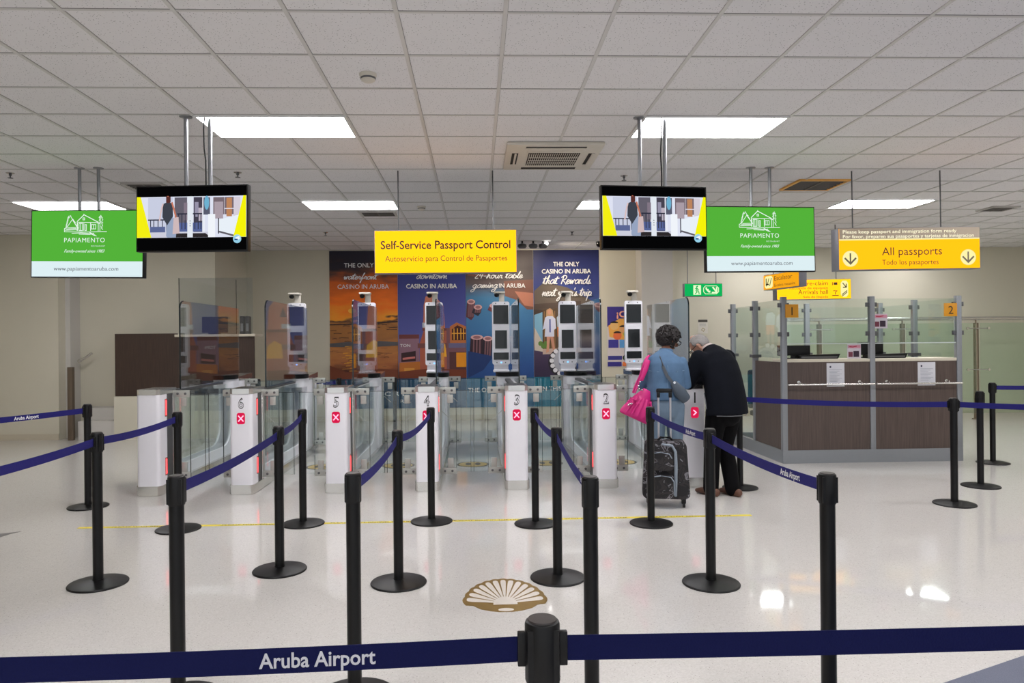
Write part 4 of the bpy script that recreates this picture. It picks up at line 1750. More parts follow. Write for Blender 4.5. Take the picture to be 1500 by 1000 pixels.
# couple by a thatched hut
bg = mat_print('hut print', [(0, rgb(60, 48, 74)), (.22, rgb(58, 46, 74)), (.36, rgb(78, 62, 92)), (.43, rgb(160, 140, 138)), (.47, rgb(84, 66, 52)), (.62, rgb(72, 58, 50)), (.66, rgb(62, 82, 138)), (.8, rgb(56, 66, 132)), (1, rgb(34, 38, 84))], .03, 2)
t, hw, hh = poster(3, 'rightmost wall poster, a couple walking out of a thatched hut', bg, None)
a = Art(y=-.0004, step=.0003)


def Q(pts, c):
    a.poly(ink(c), [(xpx(x, 3), zpx(y)) for x, y in pts])


Q([(781, 460), (793, 456), (793, 512), (781, 512)], (128, 178, 208))
Q([(781, 478), (793, 500), (793, 514), (781, 512)], (206, 196, 184))
Q([(781, 452), (781, 425), (796, 412), (830, 420), (878, 446), (878, 452)], (104, 92, 82))
Q([(781, 452), (781, 444), (850, 440), (850, 448)], (84, 70, 62))
Q([(793, 452), (840, 448), (840, 512), (793, 512)], (84, 66, 48))
for u in (796, 801, 806, 811, 817, 823, 829):
    a.line(ink((132, 100, 64)), [(xpx(u, 3), zpx(511)), (xpx(u, 3), zpx(455))], .022)
Q([(822, 455), (829, 455), (829, 508), (822, 508)], (50, 40, 36))
Q([(793, 510), (850, 508), (850, 516), (793, 518)], (196, 170, 158))
for x, y in ((794, 506), (798, 502), (790, 502), (800, 507)):
    a.disc(ink((92, 128, 58)), xpx(x, 3), zpx(y), .05, .05, n=9)
# woman in a white tunic, man in orange shorts (small printed figures)
Q([(799, 453), (804, 450), (808, 453), (810, 466), (806, 470), (798, 468)], (190, 150, 110))
a.disc(ink((206, 150, 124)), xpx(803.5, 3), zpx(456), .035, .05)
Q([(797, 464), (800, 462), (808, 462), (812, 466), (813, 480), (810, 482), (810, 492), (796, 492), (797, 480), (793, 482)], (206, 210, 232))
Q([(799, 492), (804, 492), (802, 514), (798, 516), (799, 504)], (206, 150, 124))
Q([(804, 492), (809, 492), (811, 510), (808, 512), (806, 502)], (196, 140, 116))
a.line(ink((80, 96, 160)), [(xpx(804, 3), zpx(467)), (xpx(804, 3), zpx(485))], .03)
a.disc(ink((150, 104, 84)), xpx(820, 3), zpx(453), .035, .05)
a.poly(ink((44, 34, 32)), [(xpx(816, 3), zpx(449)), (xpx(824, 3), zpx(449)), (xpx(823.5, 3), zpx(453)), (xpx(817, 3), zpx(453))])
Q([(814, 464), (818, 459), (826, 460), (828, 466), (828, 478), (815, 478)], (190, 206, 220))
Q([(815, 478), (828, 478), (828, 492), (822, 492), (821, 484), (820, 493), (815, 492)], (228, 132, 70))
Q([(817, 493), (820, 493), (819, 510), (816, 512)], (170, 116, 92))
Q([(823, 492), (827, 492), (826, 510), (823, 510)], (170, 116, 92))
# roulette like wheel at the lower right
a.disc(ink((46, 44, 52)), xpx(823, 3), zpx(530), .30, .30, n=28)
a.disc(ink((170, 172, 184)), xpx(826, 3), zpx(528), .24, .24, n=28)
a.disc(ink((84, 96, 140)), xpx(829, 3), zpx(528), .17, .17, n=28)
for k in range(8):
    an = R(90 + 22 * k)
    a.disc(ink((226, 226, 232)), xpx(826, 3) + .27 * math.cos(an), zpx(528) + .27 * math.sin(an), .045, .045, n=10)
a.rect(ink((24, 116, 140)), -hw, hw, -hh, zb)
clean(a, hw).build('picture', t)
tx = Text()
tx.add('THE ONLY', 0, zpx(389), .085, .52, bold=.02)
tx.add('CASINO IN ARUBA', .0, zpx(399.5), .085, .98, bold=.02)
script(t, 'that Rewards', .0, zpx(415), .95, .085, -.034, .017)
script(t, "next year's trip", .0, zpx(432.5), .98, .085, -.034, .017)
tx.add('IN THIS M', -.26, zpx(571), .085, .52, bold=.012)
tx.build('lettering', INKWHITE, t, y=-.034)

# notice with cartoon like children beside the posters (generic faces)
t = thing('wall_notice', 'colourful notice on the wall reading Cuid, between the posters and a face scanner', 'notice', (2.96, 14.192, 1.61))
M().box(-.34, .34, 0, .006, -.60, .60).build('sheet', ink((216, 206, 206)), t, smooth=0)
a = Art(y=-.0004, step=.0003)
a.rect(ink((62, 52, 136)), -.34, .34, .20, .60)
a.poly(ink((244, 178, 84)), [(-.32, .22), (-.1, .36), (.34, .36), (.34, -.05), (.1, -.08), (-.1, -.06), (-.3, .0)])
for x, z, c in ((-.2, .22, (240, 190, 120)), (-.02, .14, (232, 170, 110)), (.12, .26, (246, 206, 140)), (.24, .12, (236, 176, 120)), (-.14, .02, (240, 120, 70))):
    a.disc(ink(c), x, z, .085)
    a.disc(ink((40, 30, 28)), x, z + .05, .08, .04, a0=0, a1=180)
a.disc(ink((150, 190, 60)), .05, .05, .07)
a.rect(ink((66, 62, 150)), -.32, -.12, -.22, -.06)
a.rect(ink((96, 160, 220)), -.10, .10, -.22, -.06)
a.rect(ink((110, 178, 90)), .12, .32, -.22, -.06)
a.rect(ink((60, 58, 140)), -.33, -.05, -.46, -.38)
for x, c in ((.02, (110, 150, 110)), (.14, (140, 120, 110)), (.26, (200, 140, 90))):
    a.disc(ink((30, 30, 34)), x, -.42, .058)
    a.disc(ink(c), x, -.42, .035)
a.rect(ink((58, 50, 136)), -.34, -.06, -.59, -.50)
a.rect(ink((238, 130, 70)), -.04, .34, -.59, -.50)
a.build('picture', t)
Text().add('\u00a1Cuid', .06, .39, .12, .44, bold=.03).build('lettering', ink((250, 176, 150)), t, y=-.04)

t = thing('evacuation_plan', 'small white evacuation notice with a dark heading on the cream wall', 'notice', (4.545, 14.192, 1.80))
M().box(-.10, .10, 0, .006, -.14, .14).build('sheet', ink((216, 210, 200)), t, smooth=0)
a = Art(y=-.0004)
a.rect(ink((70, 66, 60)), -.095, .095, .085, .135)
for z in (.05, .03, .01):
    a.rect(ink((150, 150, 150)), -.07, .06, z, z + .006)
a.line(ink((170, 150, 110)), [(-.03, -.07), (.0, -.03), (.04, -.06), (.01, -.10), (-.03, -.07)], .012)
a.build('print', t)

# ================================================================== BOOTH ON THE RIGHT
bth = thing('passport_booth', 'brown panelled passport booth with glass screens and grey posts at the right', 'booth', (3.78, 8.72, 0))
BW_, BD = 2.28, 1.80     # width, depth
mb = M()
mb.box(0, BW_, 0, .05, 0, .16)
mb.box(0, .05, .05, BD, 0, .16)
mb.box(BW_ - .05, BW_, .05, BD, 0, .16)
mb.box(0, BW_, BD - .05, BD, 0, .16)
mb.build('plinth', GREYMETAL, bth)
for px, py in ((0, 0), (BW_ / 2 - .03, 0), (BW_ - .065, 0), (0, BD * .5), (BW_ - .06, BD * .5), (0, BD - .06), (BW_ / 2 - .03, BD - .06), (BW_ - .06, BD - .06)):
    pw = .065
    po = M().box(px, px + pw, py, py + .06, .16, 2.06, bev=.004).build('post', GREYMETAL, bth)
    c = M()
    for z in (1.93, 1.57):
        c.box(px - .035, px + pw + .035, py + .015, py + .05, z, z + .055, bev=.003)
    if py:
        c.box(px - .03, px + pw + .03, py - .02, py + .08, 1.29, 1.33)
    c.build('glass_clamp', DARKMETAL, po)
for x0, x1 in ((.065, BW_ / 2 - .03), (BW_ / 2 + .035, BW_ - .065)):
    M().box(x0, x1, .015, .045, .16, 1.25).build('panel', WALNUT, bth)
    M().box(x0, x1, .022, .032, 1.475, 2.03).build('glass_screen', BOOTHGLASS, bth, smooth=0)
    M().box(x0, x1, .021, .033, 1.47, 1.482).build('glass_edge', pm('frosted glass edge', rgb(196, 204, 202), .4, var=.03), bth, smooth=0)
    r_ = M()
    r_.tube([(x0 - .02, -.06, .975), (x1 + .02, -.06, .975)], .013, 12)
    for xx in (x0 + .14, x1 - .14):
        r_.tube([(xx, .015, 1.0), (xx, -.05, .995), (xx, -.06, .98)], .008, 8)
        r_.lathe([(.02, .013), (.02, .0)], (xx, 0, 1.0), n=14, axis='y')
    r_.build('bag_rail', STEEL, bth)
for sx in (.018, BW_ - .048):
    M().box(sx, sx + .03, .06, BD * .5, .16, 1.25).build('panel', WALNUT, bth)
    M().box(sx + .01, sx + .02, .06, BD * .5, 1.30, 2.03).build('glass_screen', BOOTHGLASS, bth, smooth=0)
M().box(.03, .04, BD * .5 + .06, BD - .06, .18, 2.0).build('glass_door', BOOTHGLASS, bth, smooth=0)
M().box(BW_ - .04, BW_ - .03, BD * .5 + .06, BD - .06, .18, 2.0).build('glass_screen', BOOTHGLASS, bth, smooth=0)
M().box(.06, BW_ / 2 - .03, BD - .035, BD - .025, .9, 2.0).build('glass_screen', BOOTHGLASS, bth, smooth=0)
M().box(BW_ / 2 + .035, BW_ - .06, BD - .035, BD - .025, .9, 2.0).build('glass_screen', BOOTHGLASS, bth, smooth=0)
ct = M()
ct.box(.05, BW_ - .05, .01, .42, 1.25, 1.285, bev=.003)
ct.build('counter', BONE, bth)
M().box(.05, BW_ - .05, .30, .85, .72, .76).build('desk', BONE, bth)

# things in the booth
BX, BY = 3.78, 8.72


def monitor(x, y, z, wd, ht, rz, label):
    t = thing('monitor', label, 'monitor', (x, y, z), rz, 'monitors in the booth')
    M().box(-wd / 2, wd / 2, -.02, .02, .04, .04 + ht, bev=.006).build('display', BLACK, t)
    mb = M()
    mb.box(-.03, .03, .0, .03, .005, .12)
    mb.box(-.10, .10, -.06, .09, 0, .012, bev=.003)
    mb.build('stand', BLACK, t)


monitor(BX + .04 + .22, BY + .26, 1.286, .40, .13, R(-8), 'black monitor back on the booth counter, left of sign 1 post foot')
monitor(BX + 1.25, BY + .25, 1.286, .34, .16, R(6), 'black monitor back on the booth counter, right of the middle post')
for x, w2, lab in ((.55, .52, 'low black tray on the left half of the booth counter'), (1.42, .52, 'low black tray on the right half of the booth counter')):
    t = thing('document_tray', lab, 'tray', (BX + x, BY + .21, 1.286), group='low black trays on the booth counter')
    mb = M()
    mb.prism([(-w2 / 2, 0), (w2 / 2 - .03, 0), (w2 / 2, .06), (-w2 / 2, .045)], 'y', -.06, .06)
    mb.build('tray', BLACK, t)
    M().box(-w2 / 2 + .02, w2 / 2 - .04, -.065, -.06, .012, .03).build('front_lip', DARKMETAL, t)


def leaflet(x, y, z, label):
    t = thing('leaflet_holder', label, 'leaflet', (x, y, z), group='leaflets at the booth')
    M().box(-.085, .085, -.012, .0, 0, .18).build('sheet', ink((206, 198, 206)), t, smooth=0)
    a = Art(y=-.0125)
    a.rect(ink((214, 150, 170)), -.08, .08, .13, .17)
    a.rect(ink((120, 60, 76)), -.075, -.02, .02, .085)
    a.rect(ink((60, 44, 60)), -.012, .06, .02, .095)
    a.line(ink((190, 30, 60)), [(-.06, .15), (-.02, .145), (.03, .155)], .010)
    a.build('print', t)


leaflet(BX + .955, BY + .10, 1.286, 'pink and white leaflet standing on the booth counter left of the middle post')
leaflet(BX + 1.25, BY + .018, 1.66, 'pink and white leaflet fixed to the booth glass right of the middle post')
for x, lab in ((4.455, 'white printed notice taped to the left brown booth panel'), (5.61, 'white printed notice taped to the right brown booth panel')):
    t = thing('taped_notice', lab, 'notice', (x, BY + .014, 1.09), group='notices taped to the booth')
    M().box(-.112, .112, -.003, .0, -.145, .145).build('sheet', ink((206, 206, 212)), t, smooth=0)
    a = Art(y=-.0034)
    a.rect(ink((60, 60, 80)), -.075, -.055, .085, .11)
    for q in range(9):
        a.rect(ink((164, 166, 176)), -.08, .08 - .03 * (q % 3), .06 - q * .018, .066 - q * .018)
    a.build('print', t)
for x, num in ((3.905, '1'), (5.915, '2')):
    t = thing('number_sign', 'small amber sign with number %s on the booth glass' % num, 'sign', (x, BY - .006, 1.885), group='booth number signs')
    M().box(-.082, .082, 0, .012, -.082, .082, bev=.002).build('plate', pm('amber plate', rgb(222, 152, 16), .45, var=.03), t)
    Text().add(num, 0, -.052, .10, None if num == '2' else None, bold=.0).build('numeral', INKBLACK, t, y=-.002)
# office chair behind the booth's side door
t = thing('office_chair', 'dark teal office chair inside the booth, behind its left glass door', 'chair', (BX + .42, BY + 1.25, 0), R(20))
TEAL = pm('teal upholstery', rgb(34, 58, 66), .8, var=.15)
mb = M()
for k in range(5):
    an = R(72 * k + 10)
    mb.obox((0, 0, .10), (.27 * math.cos(an), .27 * math.sin(an), .05), .04, .03)
    mb.ball((.27 * math.cos(an), .27 * math.sin(an), .03), .03)
mb.tube([(0, 0, .08), (0, 0, .45)], .025)
mb.build('base', BLACK, t)
M().box(-.24, .24, -.24, .24, .45, .53, bev=.03, seg=3).build('seat', TEAL, t)
M().box(-.22, .22, .22, .30, .55, 1.10, bev=.03, seg=3).build('backrest', TEAL, t)

# ================================================================== GLASS RAILING BEHIND THE BOOTH
rl = thing('glass_railing', 'tall glass railing with steel posts and a round top rail along the right wall', 'railing', (6.16, 13.1, 0))
RG = glass('green railing glass', (.88, .95, .90), .05)
M().tube([(-.4, 0, 1.885), (6.2, 0, 1.885)], .034, 14).build('top_rail', STEEL, rl)
for k, x in enumerate((.22, 1.80, 3.21, 4.70)):
    po = M().tube([(x, 0, 0), (x, 0, 1.80)], .045, 16)
    po.tube([(x, 0, 1.80), (x, 0, 1.87)], .014, 10)
    po.lathe([(.075, 0), (.075, .015)], (x, 0, 0), n=20)
    po = po.build('post', pm('bronze steel post', rgb(138, 124, 106), .35, .7, var=.06), rl)
    c = M()
    for z in (1.70, .93, .25):
        c.tube([(x - .22, -.055, z), (x + .22, -.055, z)], .012, 8)
        for s in (-1, 1):
            c.lathe([(.024, -.045), (.024, -.075)], (x + s * .2, 0, z), n=12, axis='y')
    c.build('glass_fitting', STEEL, po)
for x0, x1 in ((-.35, .08), (.36, 1.66), (1.94, 3.07), (3.35, 4.56), (4.84, 6.1)):
    M().box(x0 - .1, x1 + .1, -.064, -.052, .12, 1.80).build('glass_sheet', RG, rl, smooth=0)

# ================================================================== LEFT BOOTH, WALL THINGS
lb = thing('counter_booth', 'dark brown raised counter with tall glass at the left, behind the gates', 'counter', (-5.90, 11.95, .703))
M().box(0, 1.0, 0, .04, 0, 1.02).build('front_panel', DARKWOOD, lb)
M().box(1.0, 2.25, 0, .04, 0, .96).build('counter_panel', DARKWOOD, lb)
M().box(0.0, .04, .04, .46, 0, 1.02).build('side_panel', DARKWOOD, lb)
M().box(.98, 2.28, -.05, .40, .96, 1.0, bev=.004).build('counter_top', BONE, lb)
M().box(1.02, 2.22, .04, .05, 1.0, 1.93).build('glass_screen', TALLGLASS, lb, smooth=0)
M().box(1.02, 1.026, .036, .054, 1.0, 1.93).build('glass_edge', GLASSEDGE, lb, smooth=0)
M().box(1.95, 1.955, .036, .054, 1.0, 1.90).build('glass_joint', GLASSEDGE, lb, smooth=0)
LX, LY, LZ = -5.90, 11.95, 1.70
t = thing('counter_monitor', 'dark blue monitor on the left counter behind the tall glass', 'monitor', (LX + 1.52, LY + .25, LZ))
M().box(-.20, .22, -.02, .02, .03, .30, bev=.004).build('display', ink((34, 44, 74)), t)
M().box(-.08, .08, -.06, .06, 0, .03).build('stand', BLACK, t)
for i, (x, c, n_) in enumerate(((2.0, (52, 46, 58), 'left'), (2.09, (66, 60, 66), 'right'))):
    t = thing('file_folder', n_ + ' one of two dark folders standing on the left counter', 'folder', (LX + x, LY + .22, LZ), R(8), 'folders on the left counter')
    M().box(-.03, .03, -.10, .12, 0, .30, bev=.003).build('cover', ink(c), t)
    M().box(-.02, .02, -.104, -.10, .05, .18).build('spine_label', ink((150, 146, 150)), t)
bp = M().box(-6.62, -6.54, 11.86, 11.94, 0, 1.19, bev=.006)
tag(bp.build('bollard_post', pm('brown steel post', rgb(112, 98, 84), .4, .5, var=.06)), 'square brown steel post standing at the left wall corner', 'post')
hr = thing('wall_handrail', 'short sloping steel handrail on the shaded left wall return', 'handrail', (-6.66, 12.30, 1.28))
M().tube([(0, 0, 0), (.07, 0, .03), (.20, .02, .13)], .022, 10).build('rail', STEEL, hr)
M().lathe([(.035, .0), (.035, .02)], (0, 0.0, 0), n=14, axis='y').build('bracket', STEEL, hr)


# ================================================================== PEOPLE
def remesh(m, vox, name, mats, parent, smooth_it=4):
    me = m.mesh('tmp', mats, smooth=0)
    o = bpy.data.objects.new('tmp', me)
    COL.objects.link(o)
    md = o.modifiers.new('r', 'REMESH')
    md.mode = 'VOXEL'
    md.voxel_size = vox
    sm = o.modifiers.new('s', 'SMOOTH')
    sm.iterations = smooth_it
    sm.factor = .5
    bpy.context.view_layer.update()
    me2 = bpy.data.meshes.new_from_object(o.evaluated_get(bpy.context.evaluated_depsgraph_get()))
    me2.name = name
    bpy.data.objects.remove(o)
    for p in me2.polygons:
        p.use_smooth = True
        p.material_index = 0
    me2.materials.clear()
    for mm in (mats if isinstance(mats, (list, tuple)) else [mats]):
        me2.materials.append(mm)
    return link(name, me2, parent)


def V(*a):
    return Vector(a)


def hand(m, wrist, fwd, palm, thumb, size=1.0, curl=.5):
    """palm and five fingers; fwd along the hand, palm = palm normal, thumb = towards the thumb"""
    f, p, s = V(*fwd).normalized(), V(*palm).normalized(), V(*thumb).normalized()
    w_ = V(*wrist)
    k = size
    m.loft([w_, w_ + f * .035 * k, w_ + f * .085 * k], [(.024 * k, .017 * k), (.038 * k, .015 * k), (.040 * k, .013 * k)], side=s, n=12, dome=True)
    for q, (off, ln) in enumerate(((.030, .070), (.010, .078), (-.010, .072), (-.029, .056))):
        b = w_ + f * .085 * k + s * off * k
        c1 = b + (f * (1 - curl * .25) + p * curl * .45).normalized() * ln * .45 * k
        c2 = c1 + (f * (1 - curl) + p * curl * 1.1).normalized() * ln * .35 * k
        c3 = c2 + (f * (.6 - curl) + p * curl * 1.3).normalized() * ln * .25 * k
        m.loft([b, c1, c2, c3], [(.0088 * k, .0088 * k), (.0082 * k,) * 2, (.0076 * k,) * 2, (.0064 * k,) * 2], n=8, dome=True)
    b = w_ + f * .025 * k + s * .030 * k
    c1 = b + (f * .55 + s * .75 + p * .3).normalized() * .034 * k
    c2 = c1 + (f * .9 + s * .25 + p * .45).normalized() * .030 * k
    m.loft([b, c1, c2], [(.012 * k,) * 2, (.0098 * k,) * 2, (.0075 * k,) * 2], n=8, dome=True)


def head(m, c, rot, k=1.0):
    """head with brow, nose, mouth, chin and ears, facing local +y before rot"""
    c = V(*c)

    def T(x, y, z):
        return c + rot @ (V(x, y, z) * k)
    side = rot @ V(1, 0, 0)
    # skull from crown to jaw
    prof = [(.112, 0, .028, .03), (.098, -.004, .056, .066), (.07, -.006, .071, .088), (.035, -.006, .076, .096), (0, -.002, .074, .094), (-.035, .006, .069, .084), (-.065, .016, .058, .066), (-.095, .030, .042, .046), (-.112, .042, .026, .026)]
    m.loft([T(0, y, z) for z, y, a_, b_ in prof], [(a_ * k, b_ * k) for z, y, a_, b_ in prof], side=side, n=20, dome=True)
    m.loft([T(0, .085, .022), T(0, .105, -.010), T(0, .112, -.026), T(0, .095, -.036)], [(.008 * k,) * 2, (.011 * k,) * 2, (.015 * k, .011 * k), (.012 * k, .008 * k)], side=side, n=10, dome=True)
    m.loft([T(-.026, .078, -.066), T(0, .086, -.064), T(.026, .078, -.066)], [(.006 * k,) * 2, (.009 * k,) * 2, (.006 * k,) * 2], n=8, dome=True)
    m.loft([T(-.05, .072, .034), T(0, .090, .036), T(.05, .072, .034)], [(.008 * k,) * 2, (.009 * k,) * 2, (.008 * k,) * 2], n=8, dome=True)
    for s in (-1, 1):
        m.loft([T(s * .075, -.005, .024), T(s * .083, -.014, .005), T(s * .078, -.008, -.028)], [(.008 * k, .016 * k), (.009 * k, .020 * k), (.007 * k, .010 * k)], side=side, n=10, dome=True)
    return T


def glasses(T, parent, k=1.0):
    m = M()
    for s in (-1, 1):
        pts = [T(s * .034 + .027 * math.cos(R(30 * q)), .106, .004 + .021 * math.sin(R(30 * q))) for q in range(13)]
        m.tube(pts, .0035 * k, 6)
        m.tube([T(s * .06, .106, .010), T(s * .078, .07, .012), T(s * .080, -.01, .016)], .003 * k, 6)
    m.tube([T(-.008, .107, .008), T(.008, .107, .008)], .003 * k, 6)
    return m.build('glasses', BLACK, parent)


def eyes(T, parent, k=1.0):
    m = M()
    for s in (-1, 1):
        m.ball(T(s * .033, .080, .006), .012 * k)
    m.build('eyes', pm('eye white', rgb(210, 206, 200), .3), parent)


def shoe(m, toe, heel, w_=.045, hgt=.075):
    toe, heel = V(*toe), V(*heel)
    d = (toe - heel).normalized()
    s = V(-d.y, d.x, 0)
    pts = [heel + V(0, 0, .040), heel + d * .05 + V(0, 0, .045), heel + d * .13 + V(0, 0, .040), heel + d * .20 + V(0, 0, .032), toe + V(0, 0, .026)]
    m.loft(pts, [(w_ * .72, .040), (w_ * .8, .045), (w_ * .92, .040), (w_, .030), (w_ * .7, .022)], side=s, n=14, dome=True)


# ---- woman in denim
SKIN_W = pm('brown skin', rgb(120, 78, 60), .55, var=.08)
DENIM = pm('blue denim shirt', rgb(76, 105, 136), .85, var=.22, scale=14, bump=.25)
JEANS = pm('washed denim jeans', rgb(108, 128, 148), .85, var=.20, scale=12, bump=.2)
wm = thing('person', 'woman with short curly dark hair in a blue denim shirt, leaning toward the man', 'person', (1.86, 6.98, 0), R(-6))
rot = Matrix.Rotation(R(-66), 3, 'Z') @ Matrix.Rotation(R(-24), 3, 'X')
HC = (.055, .085, 1.545)
m = M()
T = head(m, HC, rot, .96)
m.loft([(0, .02, 1.36), (.012, .045, 1.43), (.035, .075, 1.50)], [(.058, .055), (.05, .05), (.05, .052)], n=16, dome=True)
m.loft([(0, 0, .92), (0, .0, 1.05), (0, .0, 1.2), (0, .01, 1.33), (0, .02, 1.39)], [(.15, .10), (.13, .095), (.14, .10), (.15, .09), (.09, .06)], n=20, dome=True)
ARM_R = [(.160, .015, 1.325), (.205, .02, 1.10), (.12, .26, 1.125)]
ARM_L = [(-.160, .015, 1.325), (-.222, .08, 1.10), (-.13, .29, 1.12)]
for arm in (ARM_R, ARM_L):
    m.loft(arm, [(.045, .045), (.038, .038), (.026, .024)], n=12, dome=True)
hand(m, (.12, .26, 1.125), (-.3, 1, .05), (0, 0, -1), (-1, 0, 0), 1.0, .45)
hand(m, (-.13, .29, 1.12), (.2, 1, .05), (0, 0, -1), (1, 0, 0), 1.0, .45)
for s in (-1, 1):
    m.loft([(s * .08, 0, .92), (s * .085, .01, .50), (s * .085, -.01, .10)], [(.08, .08), (.05, .055), (.035, .04)], n=12, dome=True)
    m.loft([(s * .085, -.03, .05), (s * .088, .06, .04), (s * .092, .14, .03)], [(.033, .035), (.036, .03), (.03, .018)], n=12, dome=True)
body = remesh(m, .0075, 'body', SKIN_W, wm, 3)
eyes(T, wm)
glasses(T, wm)
er = M()
for s in (-1, 1):
    c = T(s * .084, -.008, -.052)
    pts = [c + rot @ V(0, .016 * math.cos(R(30 * q)), .016 * math.sin(R(30 * q))) for q in range(13)]
    er.tube(pts, .0022, 6)
er.build('hoop_earrings', CHROME, wm)
# shirt
m = M()
m.loft([(0, -.01, .955), (0, -.01, 1.02), (0, -.005, 1.12), (0, -.005, 1.22), (0, .0, 1.30), (0, .015, 1.36), (0.005, .03, 1.405), (.012, .04, 1.43)],
       [(.190, .140), (.188, .138), (.176, .130), (.180, .132), (.190, .128), (.168, .110), (.095, .082), (.066, .064)], n=28)
for arm in (ARM_R, ARM_L):
    p0, p1, p2 = [V(*q) for q in arm]
    m.loft([p0, p0.lerp(p1, .5), p1, p1.lerp(p2, .5), p1.lerp(p2, .92)], [(.056, .060), (.055, .060), (.053, .055), (.046, .048), (.040, .042)], n=16, dome=True)
remesh(m, .010, 'denim_shirt', DENIM, wm, 4)
cl = M()
cl.loft([(.010, .038, 1.40), (.016, .046, 1.452)], [(.074, .070), (.064, .062)], n=24)
cl.build('collar', DENIM, wm)
sm_ = M()
sm_.tube([(0, -.140, .97), (0, -.138, 1.1), (0, -.138, 1.22), (0, -.132, 1.30)], .0022, 6)
sm_.tube([(-.17, -.062, 1.245), (-.09, -.118, 1.235), (0, -.137, 1.232), (.09, -.118, 1.235), (.17, -.062, 1.245)], .0022, 6)
sm_.tube([(-.16, -.07, 1.06), (-.09, -.12, 1.05), (0, -.139, 1.05), (.09, -.12, 1.05), (.16, -.07, 1.06)], .0022, 6)
sm_.build('seams', pm('denim seam', rgb(120, 146, 172), .8), wm)
# jeans
m = M()
m.loft([(0, -.005, .99), (0, -.01, .92), (0, -.01, .85)], [(.160, .115), (.178, .130), (.165, .120)], n=24, dome=True)
for s in (-1, 1):
    m.loft([(s * .085, -.005, .90), (s * .090, .005, .70), (s * .090, .012, .48), (s * .090, -.005, .30), (s * .090, -.012, .07)],
           [(.098, .105), (.084, .090), (.066, .070), (.064, .068), (.056, .060)], n=18, dome=True)
remesh(m, .010, 'jeans', JEANS, wm, 3)
m = M()
for s in (-1, 1):
    shoe(m, (s * .098, .17, 0), (s * .088, -.045, 0), .042)
m.build('shoes', pm('white sneakers', rgb(190, 186, 182), .6), wm, smooth=60)
# curly hair
m = M()
for z, y, sx, sy, sz in ((.035, -.02, .094, .108, .095), (-.01, -.045, .086, .085, .085)):
    m.ball(T(0, y, z), 1.0, sx, sy, sz, sub=3, rot=rot)
rnd = random.Random(11)
for k in range(420):
    u, v = rnd.uniform(0, 2 * math.pi), rnd.uniform(-.75, 1)
    rr = math.sqrt(1 - v * v)
    dx, dy, dz = rr * math.cos(u), rr * math.sin(u), v
    if dy > .40 and dz < .45:
        continue
    if abs(dx) > .75 and dz < -.15 and dy > -.25:
        continue
    p = T(dx * .099, -.022 + dy * .113, .022 + dz * .104)
    pr = rnd.uniform(.012, .026)
    nrm = (rot @ V(dx, dy, dz)).normalized()
    tng = nrm.cross(V(rnd.uniform(-1, 1), rnd.uniform(-1, 1), rnd.uniform(-1, 1))).normalized()
    bt = nrm.cross(tng)
    pts = [p + nrm * (q * .003) + tng * (pr * math.cos(q * 1.1)) + bt * (pr * math.sin(q * 1.1)) for q in range(7)]
    m.tube(pts, .0068, 5)
m.build('hair', pm('dark curly hair', rgb(30, 24, 24), .6, var=.3, scale=40), wm, smooth=80)

# crossbody bag
t = thing('crossbody_bag', 'grey crossbody bag and strap across the back of the woman in denim', 'bag', (1.86, 6.98, 0), R(-6))
m = M()
pts = [(-.075, .02, 1.425), (-.068, -.085, 1.375), (-.045, -.137, 1.29), (-.01, -.150, 1.20), (.05, -.152, 1.12), (.11, -.140, 1.05)]
for p, q in zip(pts, pts[1:]):
    d = (V(*q) - V(*p)).normalized() * .004
    m.obox(V(*p) - d, V(*q) + d, .004, .030)
m.build('strap', pm('grey strap', rgb(78, 84, 92), .7, var=.1), t)
m = M()
m.loft([(.05, -.168, 1.13), (.11, -.170, 1.04), (.17, -.145, .97)], [(.032, .012), (.06, .022), (.05, .02)], side=(.7, 0, .7), n=14, dome=True)
m.build('pouch', pm('dark grey bag cloth', rgb(70, 80, 92), .75, var=.12), t, smooth=60)
M().lathe([(.012, 0), (.012, -.006)], (.055, -.178, 1.135), n=14, axis='y').build('ring', CHROME, t)

# pink handbag hanging from her left shoulder
PINK = pm('magenta leather', rgb(196, 26, 116), .5, var=.12, scale=9, bump=.25)
t = thing('handbag', 'bright pink handbag hanging at the left side of the woman in denim', 'bag', (1.60, 6.93, 0), R(4))
m = M()
m.loft([(-.065, 0, .770), (-.062, 0, .785), (-.055, 0, .83), (-.045, 0, .90), (-.03, 0, .97), (-.012, 0, 1.03), (0.0, 0, 1.075)],
       [(.150, .055), (.168, .07), (.160, .075), (.128, .07), (.092, .055), (.062, .038), (.045, .018)], n=26)
for q in range(5):
    x = -.12 + .055 * q
    m.tube([(x * 1.15 - .05, -.074, .80), (x - .04, -.074, .88), (x * .6 - .02, -.054, .98)], [.010, .012, .008], 6)
o = remesh(m, .008, 'bag_body', PINK, t, 3)
o.rotation_euler = (0, R(14), 0)
o.location = (-.19, 0, .015)
m = M()
for dy in (-.035, .03):
    m.tube([(-.07, dy, 1.03), (-.035, dy, 1.12), (.005, dy, 1.20), (.035, dy * .8, 1.30), (.075, dy * .5 + .02, 1.375), (.105, .05, 1.39)], .0095, 8)
m.loft([(.0, -.03, 1.16), (.04, -.035, 1.26), (.075, -.02, 1.34)], [(.022, .012), (.026, .013), (.02, .012)], n=10, dome=True)
m.build('handles', PINK, t, smooth=60)
m = M()
for k in range(4):
    m.tube([(-.12 + .03 * k, -.075, 1.0 - .02 * k), (-.13 + .03 * k, -.082, .93)], .006, 6)
m.tube([(-.15, -.065, .95), (-.11, -.08, .985), (-.07, -.078, .96), (-.04, -.07, 1.0)], .010, 8)
m.build('fringe', PINK, t)
m = M()
